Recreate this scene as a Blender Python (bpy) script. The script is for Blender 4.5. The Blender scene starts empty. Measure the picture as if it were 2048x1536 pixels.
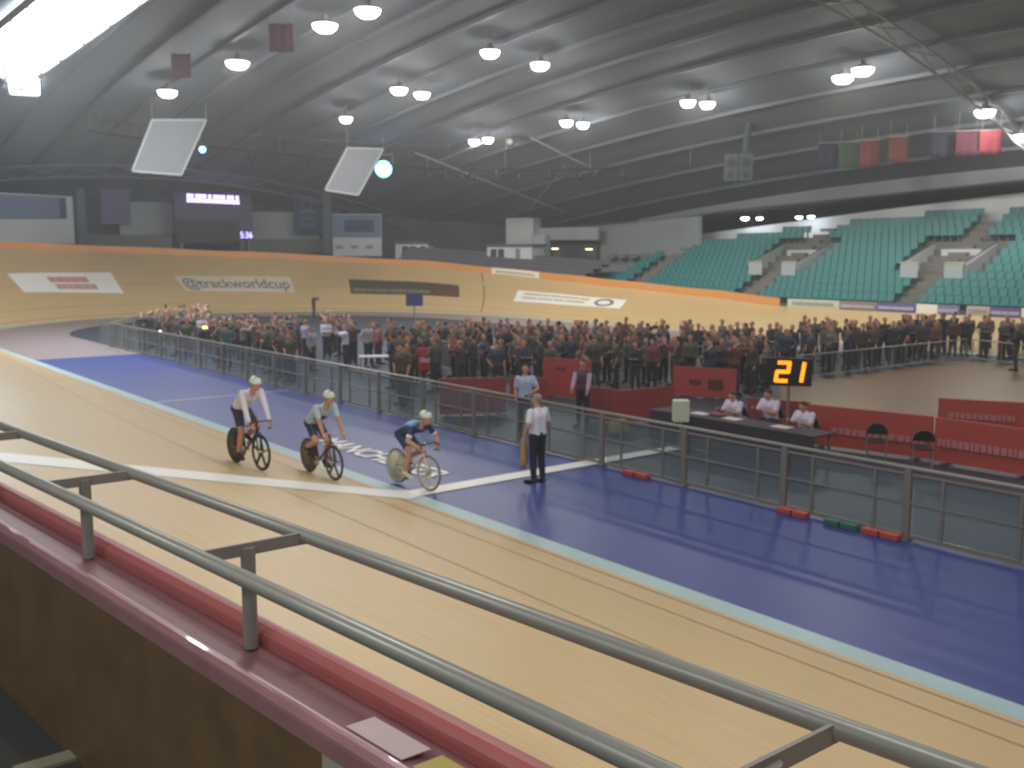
import bpy, bmesh, math, random
import numpy as np
from mathutils import Vector, Matrix
random.seed(7)
PI = math.pi
scene = bpy.context.scene
COL = scene.collection

# ------------------------------------------------------------------ camera, world, exposure
EYE = np.array([0.0, 0.0, 4.38])
FPX, HEAD, PITCH = 1960.0, math.radians(38.084), math.atan(256.0 / 1960.0)
cam_data = bpy.data.cameras.new('camera')
cam_data.sensor_width = 36.0
cam_data.lens = FPX / 2048.0 * 36.0
cam_data.clip_start, cam_data.clip_end = 0.05, 400.0
cam_data.dof.use_dof = True
cam_data.dof.focus_distance = 1.6
cam_data.dof.aperture_fstop = cam_data.lens / 1000.0 / 0.0046
cam = bpy.data.objects.new('camera', cam_data)
COL.objects.link(cam)
cam.location = EYE
cam.rotation_euler = (PI / 2 - PITCH, 0, -HEAD)
scene.camera = cam

world = bpy.data.worlds.new('world'); scene.world = world
world.use_nodes = True
world.node_tree.nodes['Background'].inputs[0].default_value = (0.62, 0.72, 0.85, 1)
world.node_tree.nodes['Background'].inputs[1].default_value = 0.30
scene.view_settings.view_transform = 'Standard'
scene.view_settings.look = 'None'
scene.view_settings.gamma = 1.0
scene.view_settings.use_curve_mapping = False
scene.view_settings.exposure = -0.14
scene.cycles.max_bounces, scene.cycles.diffuse_bounces, scene.cycles.glossy_bounces = 6, 4, 3
scene.cycles.use_adaptive_sampling, scene.cycles.adaptive_threshold = True, 0.025
scene.cycles.volume_bounces, scene.cycles.transparent_max_bounces = 0, 12
LAMP_WARM, LAMP_COOL, LAMP_EXTRA = 150.0, 18.0, 132.0     # radiance of the floodlight lenses, EXTRA for the added unseen ones
DAYLIGHT = 20.0                                            # radiance of the rooflight panes

# a measured picture point turned into a place in the hall
_F = np.array([math.sin(HEAD) * math.cos(PITCH), math.cos(HEAD) * math.cos(PITCH), -math.sin(PITCH)])
_R = np.array([math.cos(HEAD), -math.sin(HEAD), 0.0]); _U = np.cross(_R, _F)
def _ray(px, py): return _F * FPX + _R * (px - 1024.0) + _U * (768.0 - py)
def onz(px, py, z=0.0):
    d = _ray(px, py); return Vector(EYE + d * ((z - EYE[2]) / d[2]))
def onx(px, py, x):
    d = _ray(px, py); return Vector(EYE + d * (x / d[0]))
def ony(px, py, y):
    d = _ray(px, py); return Vector(EYE + d * (y / d[1]))
def oncyl(px, py, r, c=(26.4, 56.0)):
    d = _ray(px, py)
    a = d[0]**2 + d[1]**2; b = -2 * (d[0] * c[0] + d[1] * c[1]); k = c[0]**2 + c[1]**2 - r * r
    t = (-b + math.sqrt(max(b * b - 4 * a * k, 0))) / (2 * a)
    return Vector(EYE + d * t)
def ceil_z(x, y): return 17.0 - 6.3 * ((x - 26.0) / 32.0)**2 - 7.2 * ((y - 20.0) / 70.0)**2
def onceil(px, py, drop=0.8):
    d = _ray(px, py); d = d / np.linalg.norm(d)
    t = 4.0
    while t < 160:
        p = EYE + d * t
        if p[2] > ceil_z(p[0], p[1]) - drop: return Vector(p)
        t += 0.05
    return Vector(EYE + d * 90)

# ------------------------------------------------------------------ helpers
def lin(c):
    return tuple((v / 255.0 / 12.92 if v / 255.0 <= 0.04045 else ((v / 255.0 + 0.055) / 1.055)**2.4) for v in c)
MATS = {}
def mat(name, rgb, rough=0.5, metal=0.0, var=0.08, scale=6.0, bump=0.0, coat=0.0, spec=0.5):
    """procedural principled material, colour broken up by a noise; rgb is sRGB 0-255"""
    if name in MATS: return MATS[name]
    m = bpy.data.materials.new(name); m.use_nodes = True
    nt = m.node_tree; b = nt.nodes['Principled BSDF']
    c = lin(rgb)
    tc = nt.nodes.new('ShaderNodeTexCoord'); nz = nt.nodes.new('ShaderNodeTexNoise')
    nz.inputs['Scale'].default_value = scale; nz.inputs['Detail'].default_value = 4
    nt.links.new(tc.outputs['Object'], nz.inputs['Vector'])
    mx = nt.nodes.new('ShaderNodeMix'); mx.data_type = 'RGBA'
    mx.inputs[6].default_value = (*[v * (1 - var) for v in c], 1)
    mx.inputs[7].default_value = (*[min(1, v * (1 + var)) for v in c], 1)
    nt.links.new(nz.outputs['Fac'], mx.inputs[0]); nt.links.new(mx.outputs[2], b.inputs['Base Color'])
    b.inputs['Roughness'].default_value = rough; b.inputs['Metallic'].default_value = metal
    b.inputs['Coat Weight'].default_value = coat; b.inputs['Specular IOR Level'].default_value = spec
    if bump:
        bp = nt.nodes.new('ShaderNodeBump'); bp.inputs['Strength'].default_value = bump
        nt.links.new(nz.outputs['Fac'], bp.inputs['Height']); nt.links.new(bp.outputs[0], b.inputs['Normal'])
    MATS[name] = m; return m
def glow(name, rgb, strength):
    if name in MATS: return MATS[name]
    m = bpy.data.materials.new(name); m.use_nodes = True
    b = m.node_tree.nodes['Principled BSDF']
    c = lin(rgb)
    b.inputs['Base Color'].default_value = (0.02, 0.02, 0.02, 1)
    b.inputs['Emission Color'].default_value = (*c, 1); b.inputs['Emission Strength'].default_value = strength
    MATS[name] = m; return m
def wood_mat(name, rgb, along_uv=True, rough=0.35, var=0.16, su=0.8, sv=60.0, coat=0.0):
    m = bpy.data.materials.new(name); m.use_nodes = True
    nt = m.node_tree; b = nt.nodes['Principled BSDF']; c = lin(rgb)
    tc = nt.nodes.new('ShaderNodeTexCoord'); mp = nt.nodes.new('ShaderNodeMapping')
    nt.links.new(tc.outputs['UV' if along_uv else 'Object'], mp.inputs[0]); mp.inputs['Scale'].default_value = (su, sv, sv)
    nz = nt.nodes.new('ShaderNodeTexNoise'); nz.inputs['Scale'].default_value = 1.0; nz.inputs['Detail'].default_value = 5
    nt.links.new(mp.outputs[0], nz.inputs['Vector'])
    r = nt.nodes.new('ShaderNodeValToRGB')
    r.color_ramp.elements[0].position = 0.3; r.color_ramp.elements[0].color = (*[v * (1 - var) for v in c], 1)
    r.color_ramp.elements[1].position = 0.7; r.color_ramp.elements[1].color = (*[min(1, v * (1 + var * 0.7)) for v in c], 1)
    nt.links.new(nz.outputs['Fac'], r.inputs[0]); nt.links.new(r.outputs[0], b.inputs['Base Color'])
    b.inputs['Roughness'].default_value = rough; b.inputs['Coat Weight'].default_value = coat
    MATS[name] = m; return m
def object_color_mat(name, rough=0.8):
    m = bpy.data.materials.new(name); m.use_nodes = True
    nt = m.node_tree; b = nt.nodes['Principled BSDF']; oi = nt.nodes.new('ShaderNodeObjectInfo')
    nz = nt.nodes.new('ShaderNodeTexNoise'); nz.inputs['Scale'].default_value = 9
    hs = nt.nodes.new('ShaderNodeHueSaturation'); mr = nt.nodes.new('ShaderNodeMapRange')
    mr.inputs[3].default_value = 0.8; mr.inputs[4].default_value = 1.2
    nt.links.new(nz.outputs['Fac'], mr.inputs[0]); nt.links.new(mr.outputs[0], hs.inputs['Value'])
    nt.links.new(oi.outputs['Color'], hs.inputs['Color']); nt.links.new(hs.outputs[0], b.inputs['Base Color'])
    b.inputs['Roughness'].default_value = rough
    MATS[name] = m; return m
def clear_mat(name, rgb, clear=0.8, rough=0.08):
    m = bpy.data.materials.new(name); m.use_nodes = True
    nt = m.node_tree; b = nt.nodes['Principled BSDF']; out = nt.nodes['Material Output']
    b.inputs['Base Color'].default_value = (*lin(rgb), 1); b.inputs['Roughness'].default_value = rough
    t = nt.nodes.new('ShaderNodeBsdfTransparent'); t.inputs[0].default_value = (0.86, 0.92, 0.93, 1)
    mx = nt.nodes.new('ShaderNodeMixShader'); mx.inputs[0].default_value = clear
    nt.links.new(b.outputs[0], mx.inputs[1]); nt.links.new(t.outputs[0], mx.inputs[2]); nt.links.new(mx.outputs[0], out.inputs[0])
    MATS[name] = m; return m

def tag(o, label=None, cat=None, group=None, kind=None):
    if label: o['label'] = label
    if cat: o['category'] = cat
    if group: o['group'] = group
    if kind: o['kind'] = kind
    return o
def link(name, me, m=None, parent=None, smooth=False):
    o = bpy.data.objects.new(name, me); COL.objects.link(o)
    if m is not None and not me.materials: me.materials.append(m)
    if parent is not None: o.parent = parent
    if smooth:
        for p in me.polygons: p.use_smooth = True
    return o
def mesh_of(bm, name='mesh'):
    me = bpy.data.meshes.new(name); bm.normal_update(); bm.to_mesh(me); bm.free(); return me
def obj(name, bm, m, parent=None, smooth=False): return link(name, mesh_of(bm, name), m, parent, smooth)
def empty(name, loc=(0, 0, 0), rz=0.0, label=None, cat=None, group=None):
    o = bpy.data.objects.new(name, None); COL.objects.link(o); o.location = loc; o.rotation_euler = (0, 0, rz)
    o.empty_display_size = 0.2
    return tag(o, label, cat, group)
def B(): return bmesh.new()
def box(bm, c, s, rot=None, bev=0.0):
    M = Matrix.Translation(Vector(c)) @ (rot.to_4x4() if rot is not None else Matrix()) @ Matrix.Diagonal((s[0], s[1], s[2], 1))
    r = bmesh.ops.create_cube(bm, size=1.0, matrix=M)
    if bev:
        ed = list({e for v in r['verts'] for e in v.link_edges})
        bmesh.ops.bevel(bm, geom=ed, offset=bev, segments=2, affect='EDGES', profile=0.5)
    return bm
def frame_z(d):
    d = Vector(d).normalized()
    return d.to_track_quat('Z', 'Y').to_matrix()
def tube(bm, a, b, r, r2=None, seg=12, caps=True):
    a = Vector(a); b = Vector(b); d = b - a
    M = Matrix.Translation((a + b) / 2) @ frame_z(d).to_4x4()
    bmesh.ops.create_cone(bm, cap_ends=caps, segments=seg, radius1=r, radius2=r if r2 is None else r2, depth=d.length, matrix=M)
    return bm
def bar(bm, a, b, w, h):
    a = Vector(a); b = Vector(b); d = b - a
    x = d.normalized(); up = Vector((0, 0, 1)) if abs(x.z) < 0.9 else Vector((0, 1, 0))
    y = up.cross(x).normalized(); z = x.cross(y)
    return box(bm, (a + b) / 2, (d.length, w, h), Matrix((x, y, z)).transposed())
def ball(bm, c, r, rot=None, sub=2):
    if not hasattr(r, '__len__'): r = (r, r, r)
    M = Matrix.Translation(Vector(c)) @ (rot.to_4x4() if rot is not None else Matrix()) @ Matrix.Diagonal((r[0], r[1], r[2], 1))
    bmesh.ops.create_icosphere(bm, subdivisions=sub, radius=1.0, matrix=M); return bm
def capsule(bm, a, b, ra, rb=None, seg=12, ends=(True, True)):
    rb = ra if rb is None else rb
    tube(bm, a, b, ra, rb, seg)
    if ends[0]: ball(bm, a, ra * 0.995)
    if ends[1]: ball(bm, b, rb * 0.995)
    return bm
def torus(bm, c, R, r, axis=(1, 0, 0), seg=32, sec=8):
    f = frame_z(axis); c = Vector(c); rings = []
    for i in range(seg):
        a = 2 * PI * i / seg; ring = []
        for j in range(sec):
            b = 2 * PI * j / sec
            p = Vector(((R + r * math.cos(b)) * math.cos(a), (R + r * math.cos(b)) * math.sin(a), r * math.sin(b)))
            ring.append(bm.verts.new(c + f @ p))
        rings.append(ring)
    for i in range(seg):
        for j in range(sec):
            bm.faces.new((rings[i][j], rings[(i + 1) % seg][j], rings[(i + 1) % seg][(j + 1) % sec], rings[i][(j + 1) % sec]))
    return bm
def slab(bm, quad, t):
    """a panel through four corner points, thickness t to the back"""
    q = [Vector(p) for p in quad]; n = (q[1] - q[0]).cross(q[3] - q[0]).normalized()
    f = [bm.verts.new(p) for p in q]; k = [bm.verts.new(p - n * t) for p in q]
    bm.faces.new(f); bm.faces.new(k[::-1])
    for i in range(4): bm.faces.new((f[i], k[i], k[(i + 1) % 4], f[(i + 1) % 4]))
    bmesh.ops.recalc_face_normals(bm, faces=bm.faces); return bm
def lerp(a, b, t): return Vector(a) * (1 - t) + Vector(b) * t
def interp(x, pts):
    if x <= pts[0][0]: return pts[0][1]
    for (x0, y0), (x1, y1) in zip(pts, pts[1:]):
        if x <= x1:
            t = (x - x0) / (x1 - x0); t = t * t * (3 - 2 * t) * 0.5 + t * 0.5
            return y0 + (y1 - y0) * t
    return pts[-1][1]
def copy_tree(o, parent=None):
    c = o.copy(); COL.objects.link(c)
    if parent is not None: c.parent = parent
    for ch in o.children: copy_tree(ch, c)
    return c
def text_mesh(body, size, extrude=0.0, align='LEFT', shear=0.0, off=0.0):
    cu = bpy.data.curves.new('text', 'FONT'); cu.body = body; cu.size = size; cu.extrude = extrude; cu.align_x = align; cu.shear = shear; cu.offset = off
    o = bpy.data.objects.new('text', cu); COL.objects.link(o)
    dg = bpy.context.evaluated_depsgraph_get()
    me = bpy.data.meshes.new_from_object(o.evaluated_get(dg)); bpy.data.objects.remove(o)
    return me
def remeshed(bm, voxel, smooth=4):
    """many overlapping solids grown into one continuous skin"""
    me = mesh_of(bm); o = bpy.data.objects.new('tmp', me); COL.objects.link(o)
    md = o.modifiers.new('r', 'REMESH'); md.mode = 'VOXEL'; md.voxel_size = voxel; md.use_smooth_shade = True
    if smooth:
        s = o.modifiers.new('s', 'SMOOTH'); s.iterations = smooth; s.factor = 0.5
    dg = bpy.context.evaluated_depsgraph_get()
    out = bpy.data.meshes.new_from_object(o.evaluated_get(dg))
    bpy.data.objects.remove(o); bpy.data.meshes.remove(me)
    for p in out.polygons: p.use_smooth = True
    out.materials.clear()
    return out

# ------------------------------------------------------------------ materials
PINE = wood_mat('pine_track', (210, 182, 130), rough=0.38, var=0.10, su=0.35, sv=34.0)
PINE_EDGE = wood_mat('orange_fence_ply', (226, 160, 92), rough=0.4, var=0.08, su=0.3, sv=10)
BROWN = wood_mat('brown_board', (100, 80, 54), along_uv=False, rough=0.45, var=0.2, su=2.0, sv=3.0)
COURT = wood_mat('court_floor', (124, 94, 54), along_uv=False, rough=0.4, var=0.08, su=0.4, sv=4)
AZUR = mat('pale_blue_paint', (166, 196, 200), 0.4)
BLUE = mat('blue_floor_paint', (53, 68, 138), 0.42, var=0.10, scale=0.35)
PINKGREY = mat('pink_grey_glare_tint', (150, 136, 138), 0.4, scale=1.0)  # turn apron: glare on the blue floor put into the base colour
DARKFLOOR = mat('dark_infield_floor', (60, 66, 80), 0.5, scale=1.0)
WHITE = mat('white_paint', (247, 246, 238), 0.45, var=0.03)
STEEL = mat('grey_steel', (148, 150, 144), 0.36, metal=0.25, var=0.05)
STEEL_DARK = mat('dark_steel', (134, 130, 126), 0.5, metal=0.15)
CHROME = mat('bright_metal', (190, 192, 192), 0.25, metal=0.8)
RED = mat('red_board', (184, 80, 74), 0.5, var=0.06)
RED_DARK = mat('dark_red_board', (150, 68, 68), 0.5, var=0.08)
RED_CAP = mat('red_cap_paint', (160, 88, 88), 0.4, var=0.06, coat=0.3)
RED_CHANNEL = mat('shaded_red_channel', (112, 70, 76), 0.5, var=0.1)  # cap red darkened, the recess shade is in the colour
RED_LIP = mat('mottled_red_lip', (144, 102, 108), 0.32, var=0.25, scale=3.5, coat=0.5)  # paler, pinker red with random mottling
PINKISH = mat('faded_white_lettering', (196, 128, 136), 0.5)
CEIL = mat('dark_roof_cladding', (90, 97, 106), 0.8, var=0.12, scale=0.12)
PURLIN = mat('roof_purlin_paint', (82, 88, 97), 0.7)
BEAM = mat('roof_truss_paint', (118, 120, 116), 0.6)
GREYWALL = mat('grey_wall_paint', (180, 188, 190), 0.7)
LIGHTWALL = mat('pale_wall_paint', (216, 222, 222), 0.7)
DARKWALL = mat('dark_wall_paint', (92, 98, 104), 0.7)
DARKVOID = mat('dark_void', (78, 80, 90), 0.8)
NAVY = mat('navy_print', (48, 70, 112), 0.6)
NAVY_SOFT = mat('faded_blue_print', (116, 138, 172), 0.6)
PURPLE = mat('purple_print', (112, 110, 160), 0.6)
TEAL = mat('teal_seat_plastic', (58, 132, 130), 0.45, var=0.1)
CONCRETE = mat('terrace_concrete', (124, 124, 120), 0.8)
BLACK = mat('black_plastic', (26, 26, 28), 0.45)
RUBBER = mat('tyre_rubber', (34, 33, 34), 0.7)
CARBON = mat('carbon_weave', (30, 31, 34), 0.3, coat=0.4)
SKIN = mat('skin', (205, 150, 124), 0.55, var=0.06, scale=12)
HAIR_GREY = mat('grey_hair', (150, 140, 132), 0.7, var=0.2, scale=60)
HAIR_BROWN = mat('brown_hair', (62, 46, 36), 0.6, var=0.2, scale=60)
PANE = clear_mat('acrylic_pane', (136, 150, 156), 0.76)
LENS_WARM = glow('warm_floodlight_lens', (255, 250, 244), LAMP_WARM)
LENS_COOL = glow('cool_spot_lens', (80, 195, 255), LAMP_COOL)
LENS_EXTRA = glow('added_floodlight_lens', (255, 250, 243), LAMP_EXTRA)
LENS_SMALL = glow('small_lamp_lens', (235, 245, 255), 30.0)
SKYPANE = glow('daylit_pane', (236, 246, 255), DAYLIGHT)
LED_ORANGE = glow('orange_led', (255, 128, 12), 3.2)
LED_PURPLE = glow('purple_led', (178, 160, 255), 5.0)
LED_YELLOW = glow('yellow_tube', (255, 225, 110), 5.0)

# ------------------------------------------------------------------ the oval
CX0, CY0, RIN, Y0 = 26.375, 56.0, 17.225, -14.0
U1 = CY0 - Y0; U2 = U1 + PI * RIN; UEND = U2 + U1
W_PTS = [(10, 5.8), (34, 8.2), (70, 5.4), (75, 5.2), (119, 5.2), (124, 5.4), (129, 5.9), (138, 6.6), (143, 6.8)]
Z_PTS = [(10, 1.36), (34, 1.93), (52, 3.0), (70, 4.3), (86.8, 4.85), (94.9, 4.55), (101.9, 4.2), (113, 3.5), (118.7, 2.9), (124.1, 2.45), (129.4, 2.1), (137, 1.65), (143, 1.25)]
def st(u):
    if u <= U1: return Vector((9.15, Y0 + u, 0)), Vector((-1, 0, 0))
    if u <= U2:
        a = PI - (u - U1) / RIN; n = Vector((math.cos(a), math.sin(a), 0))
        return Vector((CX0, CY0, 0)) + n * RIN, n
    return Vector((CX0 + RIN, CY0 - (u - U2), 0)), Vector((1, 0, 0))
def tw(u): return interp(u, W_PTS)
def tz(u): return interp(u, Z_PTS)
def T(u, v, lift=0.0):
    """point on the banked boards: u metres along, v 0..1 from the inner to the outer edge"""
    p, n = st(u); w = tw(u); z = tz(u)
    sl = math.atan2(z, w)
    return p + n * (w * v - lift * math.sin(sl)) + Vector((0, 0, 0.05 + z * v + lift * math.cos(sl)))
_UG = np.arange(60, UEND - 20, 0.4); _VG = np.linspace(0, 1, 41)
_TG = np.array([[tuple(T(float(u), float(v))) for v in _VG] for u in _UG])
_D = _TG - EYE; _ZF = _D @ _F
_PX = 1024 + FPX * (_D @ _R) / _ZF; _PY = 768 - FPX * (_D @ _U) / _ZF
def ontrack(px, py):
    k = np.argmin((_PX - px)**2 + (_PY - py)**2); i, j = np.unravel_index(k, _PX.shape)
    return float(_UG[i]), float(_VG[j])

def strip(u0, u1, f0, f1, du=1.0, uvs=None):
    """ribbon between two curves f(u) -> point"""
    bm = B(); n = max(2, int(abs(u1 - u0) / du)); uv = bm.loops.layers.uv.new('UVMap'); prev = None
    for i in range(n + 1):
        u = u0 + (u1 - u0) * i / n; a, b = bm.verts.new(f0(u)), bm.verts.new(f1(u))
        if prev:
            f = bm.faces.new((prev[0], prev[1], b, a))
            for l, q in zip(f.loops, ((prev[2], 0), (prev[2], 1), (u, 1), (u, 0))): l[uv].uv = q
        prev = (a, b, u)
    return bm

def build_setting():
    # floors
    bm = B(); box(bm, (30, 40, -0.10), (90, 150, 0.16)); f = tag(obj('floor', bm, DARKFLOOR), kind='structure')
    bm = B(); box(bm, (11.77, 15.5, -0.012), (4.44, 59, 0.024)); tag(obj('floor_blue_apron', bm, BLUE), kind='structure')
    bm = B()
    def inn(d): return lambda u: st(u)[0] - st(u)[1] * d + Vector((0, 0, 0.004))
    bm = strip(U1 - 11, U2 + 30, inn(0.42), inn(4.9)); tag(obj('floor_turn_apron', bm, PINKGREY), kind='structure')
    # infield court boards at the right
    q = [onz(1560, 772), onz(1936, 721), onz(2060, 737), onz(2060, 900), onz(1560, 830)]
    bm = B(); vs = [bm.verts.new((p.x, p.y, 0.012)) for p in q]; bm.faces.new(vs[::-1])
    r = bmesh.ops.extrude_face_region(bm, geom=bm.faces[:]); bmesh.ops.translate(bm, verts=[v for v in r['geom'] if isinstance(v, bmesh.types.BMVert)], vec=(0, 0, -0.03))
    bmesh.ops.recalc_face_normals(bm, faces=bm.faces)
    tag(obj('floor_court', bm, COURT), kind='structure')
    # banked track
    bm = B(); uv = bm.loops.layers.uv.new('UVMap'); NV = 8; rows = []
    us = [Y for Y in np.arange(0, UEND + 0.01, 1.0)]
    for u in us: rows.append([bm.verts.new(T(float(u), k / NV)) for k in range(NV + 1)])
    for i in range(len(us) - 1):
        for k in range(NV):
            f = bm.faces.new((rows[i][k], rows[i + 1][k], rows[i + 1][k + 1], rows[i][k + 1])); f.smooth = True
            w = tw(us[i])
            for l, (a, b) in zip(f.loops, ((us[i], k), (us[i + 1], k), (us[i + 1], k + 1), (us[i], k + 1))): l[uv].uv = (a, b * w / NV)
    bmesh.ops.recalc_face_normals(bm, faces=bm.faces)
    track = tag(obj('floor_banked_track', bm, PINE), kind='structure')
    # under-edge and cote d'azur
    bm = strip(0, UEND, lambda u: st(u)[0] - st(u)[1] * 0.42 + Vector((0, 0, 0.008)), lambda u: T(u, 0))
    tag(obj('trim_pale_blue_band', bm, AZUR), kind='structure')
    for name, d, wd, c in (('measuring_line', 0.20, 0.05, mat('black_line', (164, 142, 106), 0.5)), ('sprinters_line', 0.90, 0.05, mat('red_line', (188, 148, 110), 0.5)), ('stayers_line', 2.5, 0.06, mat('blue_line', (184, 164, 128), 0.5))):
        bm = strip(0, UEND, lambda u: T(u, d / tw(u), 0.004), lambda u: T(u, (d + wd) / tw(u), 0.004))
        obj(name, bm, c, track)
    # white finish line on the boards and across the apron
    bm = B(); prev = None
    for k in range(13):
        v = k / 12; a, b = bm.verts.new(T(15.12 - 0.46 - Y0, v, 0.006)), bm.verts.new(T(15.12 + 0.46 - Y0, v, 0.006))
        if prev: bm.faces.new((prev[0], prev[1], b, a))
        prev = (a, b)
    a, b = bm.verts.new((9.58, 15.12 - 0.24, 0.014)), bm.verts.new((9.58, 15.12 + 0.24, 0.014))
    rows0 = [T(15.12 - 0.46 - Y0, 0, 0.006), T(15.12 + 0.46 - Y0, 0, 0.006)]
    c, d = bm.verts.new(rows0[0]), bm.verts.new(rows0[1]); bm.faces.new((c, a, b, d))
    e, g = bm.verts.new((17.4, 15.12 - 0.18, 0.014)), bm.verts.new((17.4, 15.12 + 0.18, 0.014)); bm.faces.new((a, e, g, b))
    bmesh.ops.recalc_face_normals(bm, faces=bm.faces)
    obj('finish_line', bm, WHITE, track)
    # thin cross lines on the boards near the turn
    bm = B(); prev = None
    for k in range(9):
        v = k / 8; a, b = bm.verts.new(T(29.6 - Y0, v, 0.005)), bm.verts.new(T(29.66 - Y0, v, 0.005))
        if prev: bm.faces.new((prev[0], prev[1], b, a))
        prev = (a, b)
    a, b = bm.verts.new((13.9, 29.6, 0.012)), bm.verts.new((13.9, 29.66, 0.012)); c, d = bm.verts.new((9.6, 29.6, 0.012)), bm.verts.new((9.6, 29.66, 0.012)); bm.faces.new((c, a, b, d))
    obj('cross_line', bm, WHITE, track)
    # the word on the blue apron: letters read from the infield side down the straight
    me = text_mesh('MANCHESTER', 1.0, off=0.022)
    xs = [v.co.x for v in me.vertices]; ys = [v.co.y for v in me.vertices]; x0, x1, y0, y1 = min(xs), max(xs), min(ys), max(ys)
    for v in me.vertices:
        s = (v.co.x - x0) / (x1 - x0); h = (v.co.y - y0) / (y1 - y0)
        v.co = Vector((10.42 + h * 0.64, 20.95 - s * 5.0, 0.016))
    link('floor_lettering', me, WHITE, track)
    # orange outer fence round the turn
    wall = tag(obj('wall_outer_fence', strip(56, 142.6, lambda u: T(u, 1.0), lambda u: T(u, 1.0) + Vector((0, 0, 0.5)), 0.7), PINE_EDGE), kind='structure')
    sm = wall.modifiers.new('thick', 'SOLIDIFY'); sm.thickness = 0.06; sm.offset = 0
    (ua, va), (ub, vb) = ontrack(961, 622), ontrack(960, 536)
    obj('board_joint', strip(0, 1, lambda k: T(ua + (ub - ua) * k - 0.05, va + (vb - va) * k, 0.006), lambda k: T(ua + (ub - ua) * k + 0.05, va + (vb - va) * k, 0.006), 0.1), mat('dark_joint', (128, 100, 62), 0.6), track)
    # roof
    bm = B(); xs = np.linspace(-14, 60.3, 26); ys = np.linspace(-22, 95, 34)
    g = [[bm.verts.new((x, y, ceil_z(x, y))) for x in xs] for y in ys]
    for i in range(len(ys) - 1):
        for j in range(len(xs) - 1):
            f = bm.faces.new((g[i][j], g[i + 1][j], g[i + 1][j + 1], g[i][j + 1])); f.smooth = True
    ceil = tag(obj('ceiling', bm, CEIL), kind='structure')
    for k, x in enumerate(np.linspace(-10, 58, 23)):
        bm = B(); yy = np.linspace(-20, 94, 24)
        for a, b in zip(yy, yy[1:]): bar(bm, (x, a, ceil_z(x, a) - 0.12), (x, b, ceil_z(x, b) - 0.12), 0.22, 0.22)
        obj('purlin', bm, PURLIN, ceil)
    for y in (-8, 26, 80):
        bm = B(); xx = np.linspace(-13, 60, 23)
        for a, b in zip(xx, xx[1:]):
            pa, pb = Vector((a, y, ceil_z(a, y) - 0.3)), Vector((b, y, ceil_z(b, y) - 0.3)); dn = Vector((0, 0, -0.9))
            tube(bm, pa, pb, 0.07, seg=6); tube(bm, pa + dn, pb + dn, 0.07, seg=6); tube(bm, pa, pb + dn, 0.035, seg=5); tube(bm, pa + dn, pb, 0.035, seg=5)
        obj('roof_truss', bm, BEAM, ceil)
    # diagonal roof ties seen over the far turn
    for a, b in (((1060, 275), (1190, 340)), ((830, 305), (1130, 425)), ((870, 325), (980, 280)), ((1130, 330), (1060, 420))):
        bm = B(); tube(bm, onceil(*a, 1.2), onceil(*b, 1.2), 0.06, seg=6); obj('roof_tie', bm, BEAM, ceil)
    # end wall behind the far turn, curved; side and rear walls
    def ring(r, a): return Vector((26.4 + r * math.cos(a), 56 + r * math.sin(a), 0))
    bm = B(); prev = None
    for i in range(49):
        a = math.radians(215 - i * 213 / 48); p = ring(34.2, a); q = Vector((p.x, p.y, max(7.5, ceil_z(p.x, p.y) + 0.6)))
        v = (bm.verts.new(p), bm.verts.new(q))
        if prev: bm.faces.new((prev[0], v[0], v[1], prev[1]))
        prev = v
    tag(obj('wall_end', bm, DARKWALL), kind='structure')
    bm = B(); box(bm, (30, -22.5, 6), (90, 0.4, 12)); tag(obj('wall_rear', bm, DARKWALL), kind='structure')
    bm = B(); box(bm, (-9.5, 20, 5), (0.4, 90, 10)); tag(obj('wall_left', bm, GREYWALL), kind='structure')
    # terrace steps at the end of the back stand
    bm = B()
    for k in range(5):
        prev = None
        for i in range(15):
            a = math.radians(-2 + i * 44 / 14)
            u = U2 - a * RIN if a > 0 else U2; zb = tz(u) + 0.30 + 0.32 * k
            p, q = ring(23.1 + 0.8 * k, a), ring(23.9 + 0.8 * k, a)
            v = [bm.verts.new(p + Vector((0, 0, zb - 0.5))), bm.verts.new(p + Vector((0, 0, zb))), bm.verts.new(q + Vector((0, 0, zb)))]
            if prev: bm.faces.new((prev[0], prev[1], v[1], v[0])); bm.faces.new((prev[1], prev[2], v[2], v[1]))
            prev = v
    tag(obj('floor_end_terrace', bm, mat('violet_grey_seats', (104, 102, 110), 0.7)), kind='structure')

    # near wall with its red capping, in front of the photographer
    def L(y, dx=0.0, z=2.2): return Vector((2.94 - 0.10 * y + dx, y, z))
    near = empty('wall_near', (0, 0, 0)); tag(near, kind='structure')
    y0, y1 = -3.0, 22.0
    def run(name, prof, m, z0=0.0):
        bm = B(); ra = [bm.verts.new(L(y0, dx, z)) for dx, z in prof]; rb = [bm.verts.new(L(y1, dx, z)) for dx, z in prof]; n = len(prof)
        for i in range(n): bm.faces.new((ra[i], ra[(i + 1) % n], rb[(i + 1) % n], rb[i]))
        bm.faces.new(ra); bm.faces.new(rb[::-1]); bmesh.ops.recalc_face_normals(bm, faces=bm.faces)
        return obj(name, bm, m, near)
    arc = [(-0.075 + 0.07 * math.cos(a), 2.13 + 0.07 * math.sin(a)) for a in np.linspace(0, PI, 9)]
    run('red_bumper', [(-0.005, 2.0)] + arc + [(-0.145, 2.0)], RED_CAP)
    run('channel', [(-0.145, 2.03), (-0.145, 2.085), (-0.22, 2.075), (-0.40, 2.11), (-0.40, 2.0)], RED_CHANNEL)
    arc = [(-0.45 + 0.055 * math.cos(a), 2.085 + 0.05 * math.sin(a)) for a in np.linspace(0, PI, 9)]
    run('rounded_lip', [(-0.395, 2.0)] + arc + [(-0.505, 2.0)], RED_LIP)
    run('brown_board', [(-0.40, 0.2), (-0.40, 2.02), (-0.475, 2.02), (-0.475, 0.2)], BROWN)
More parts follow.
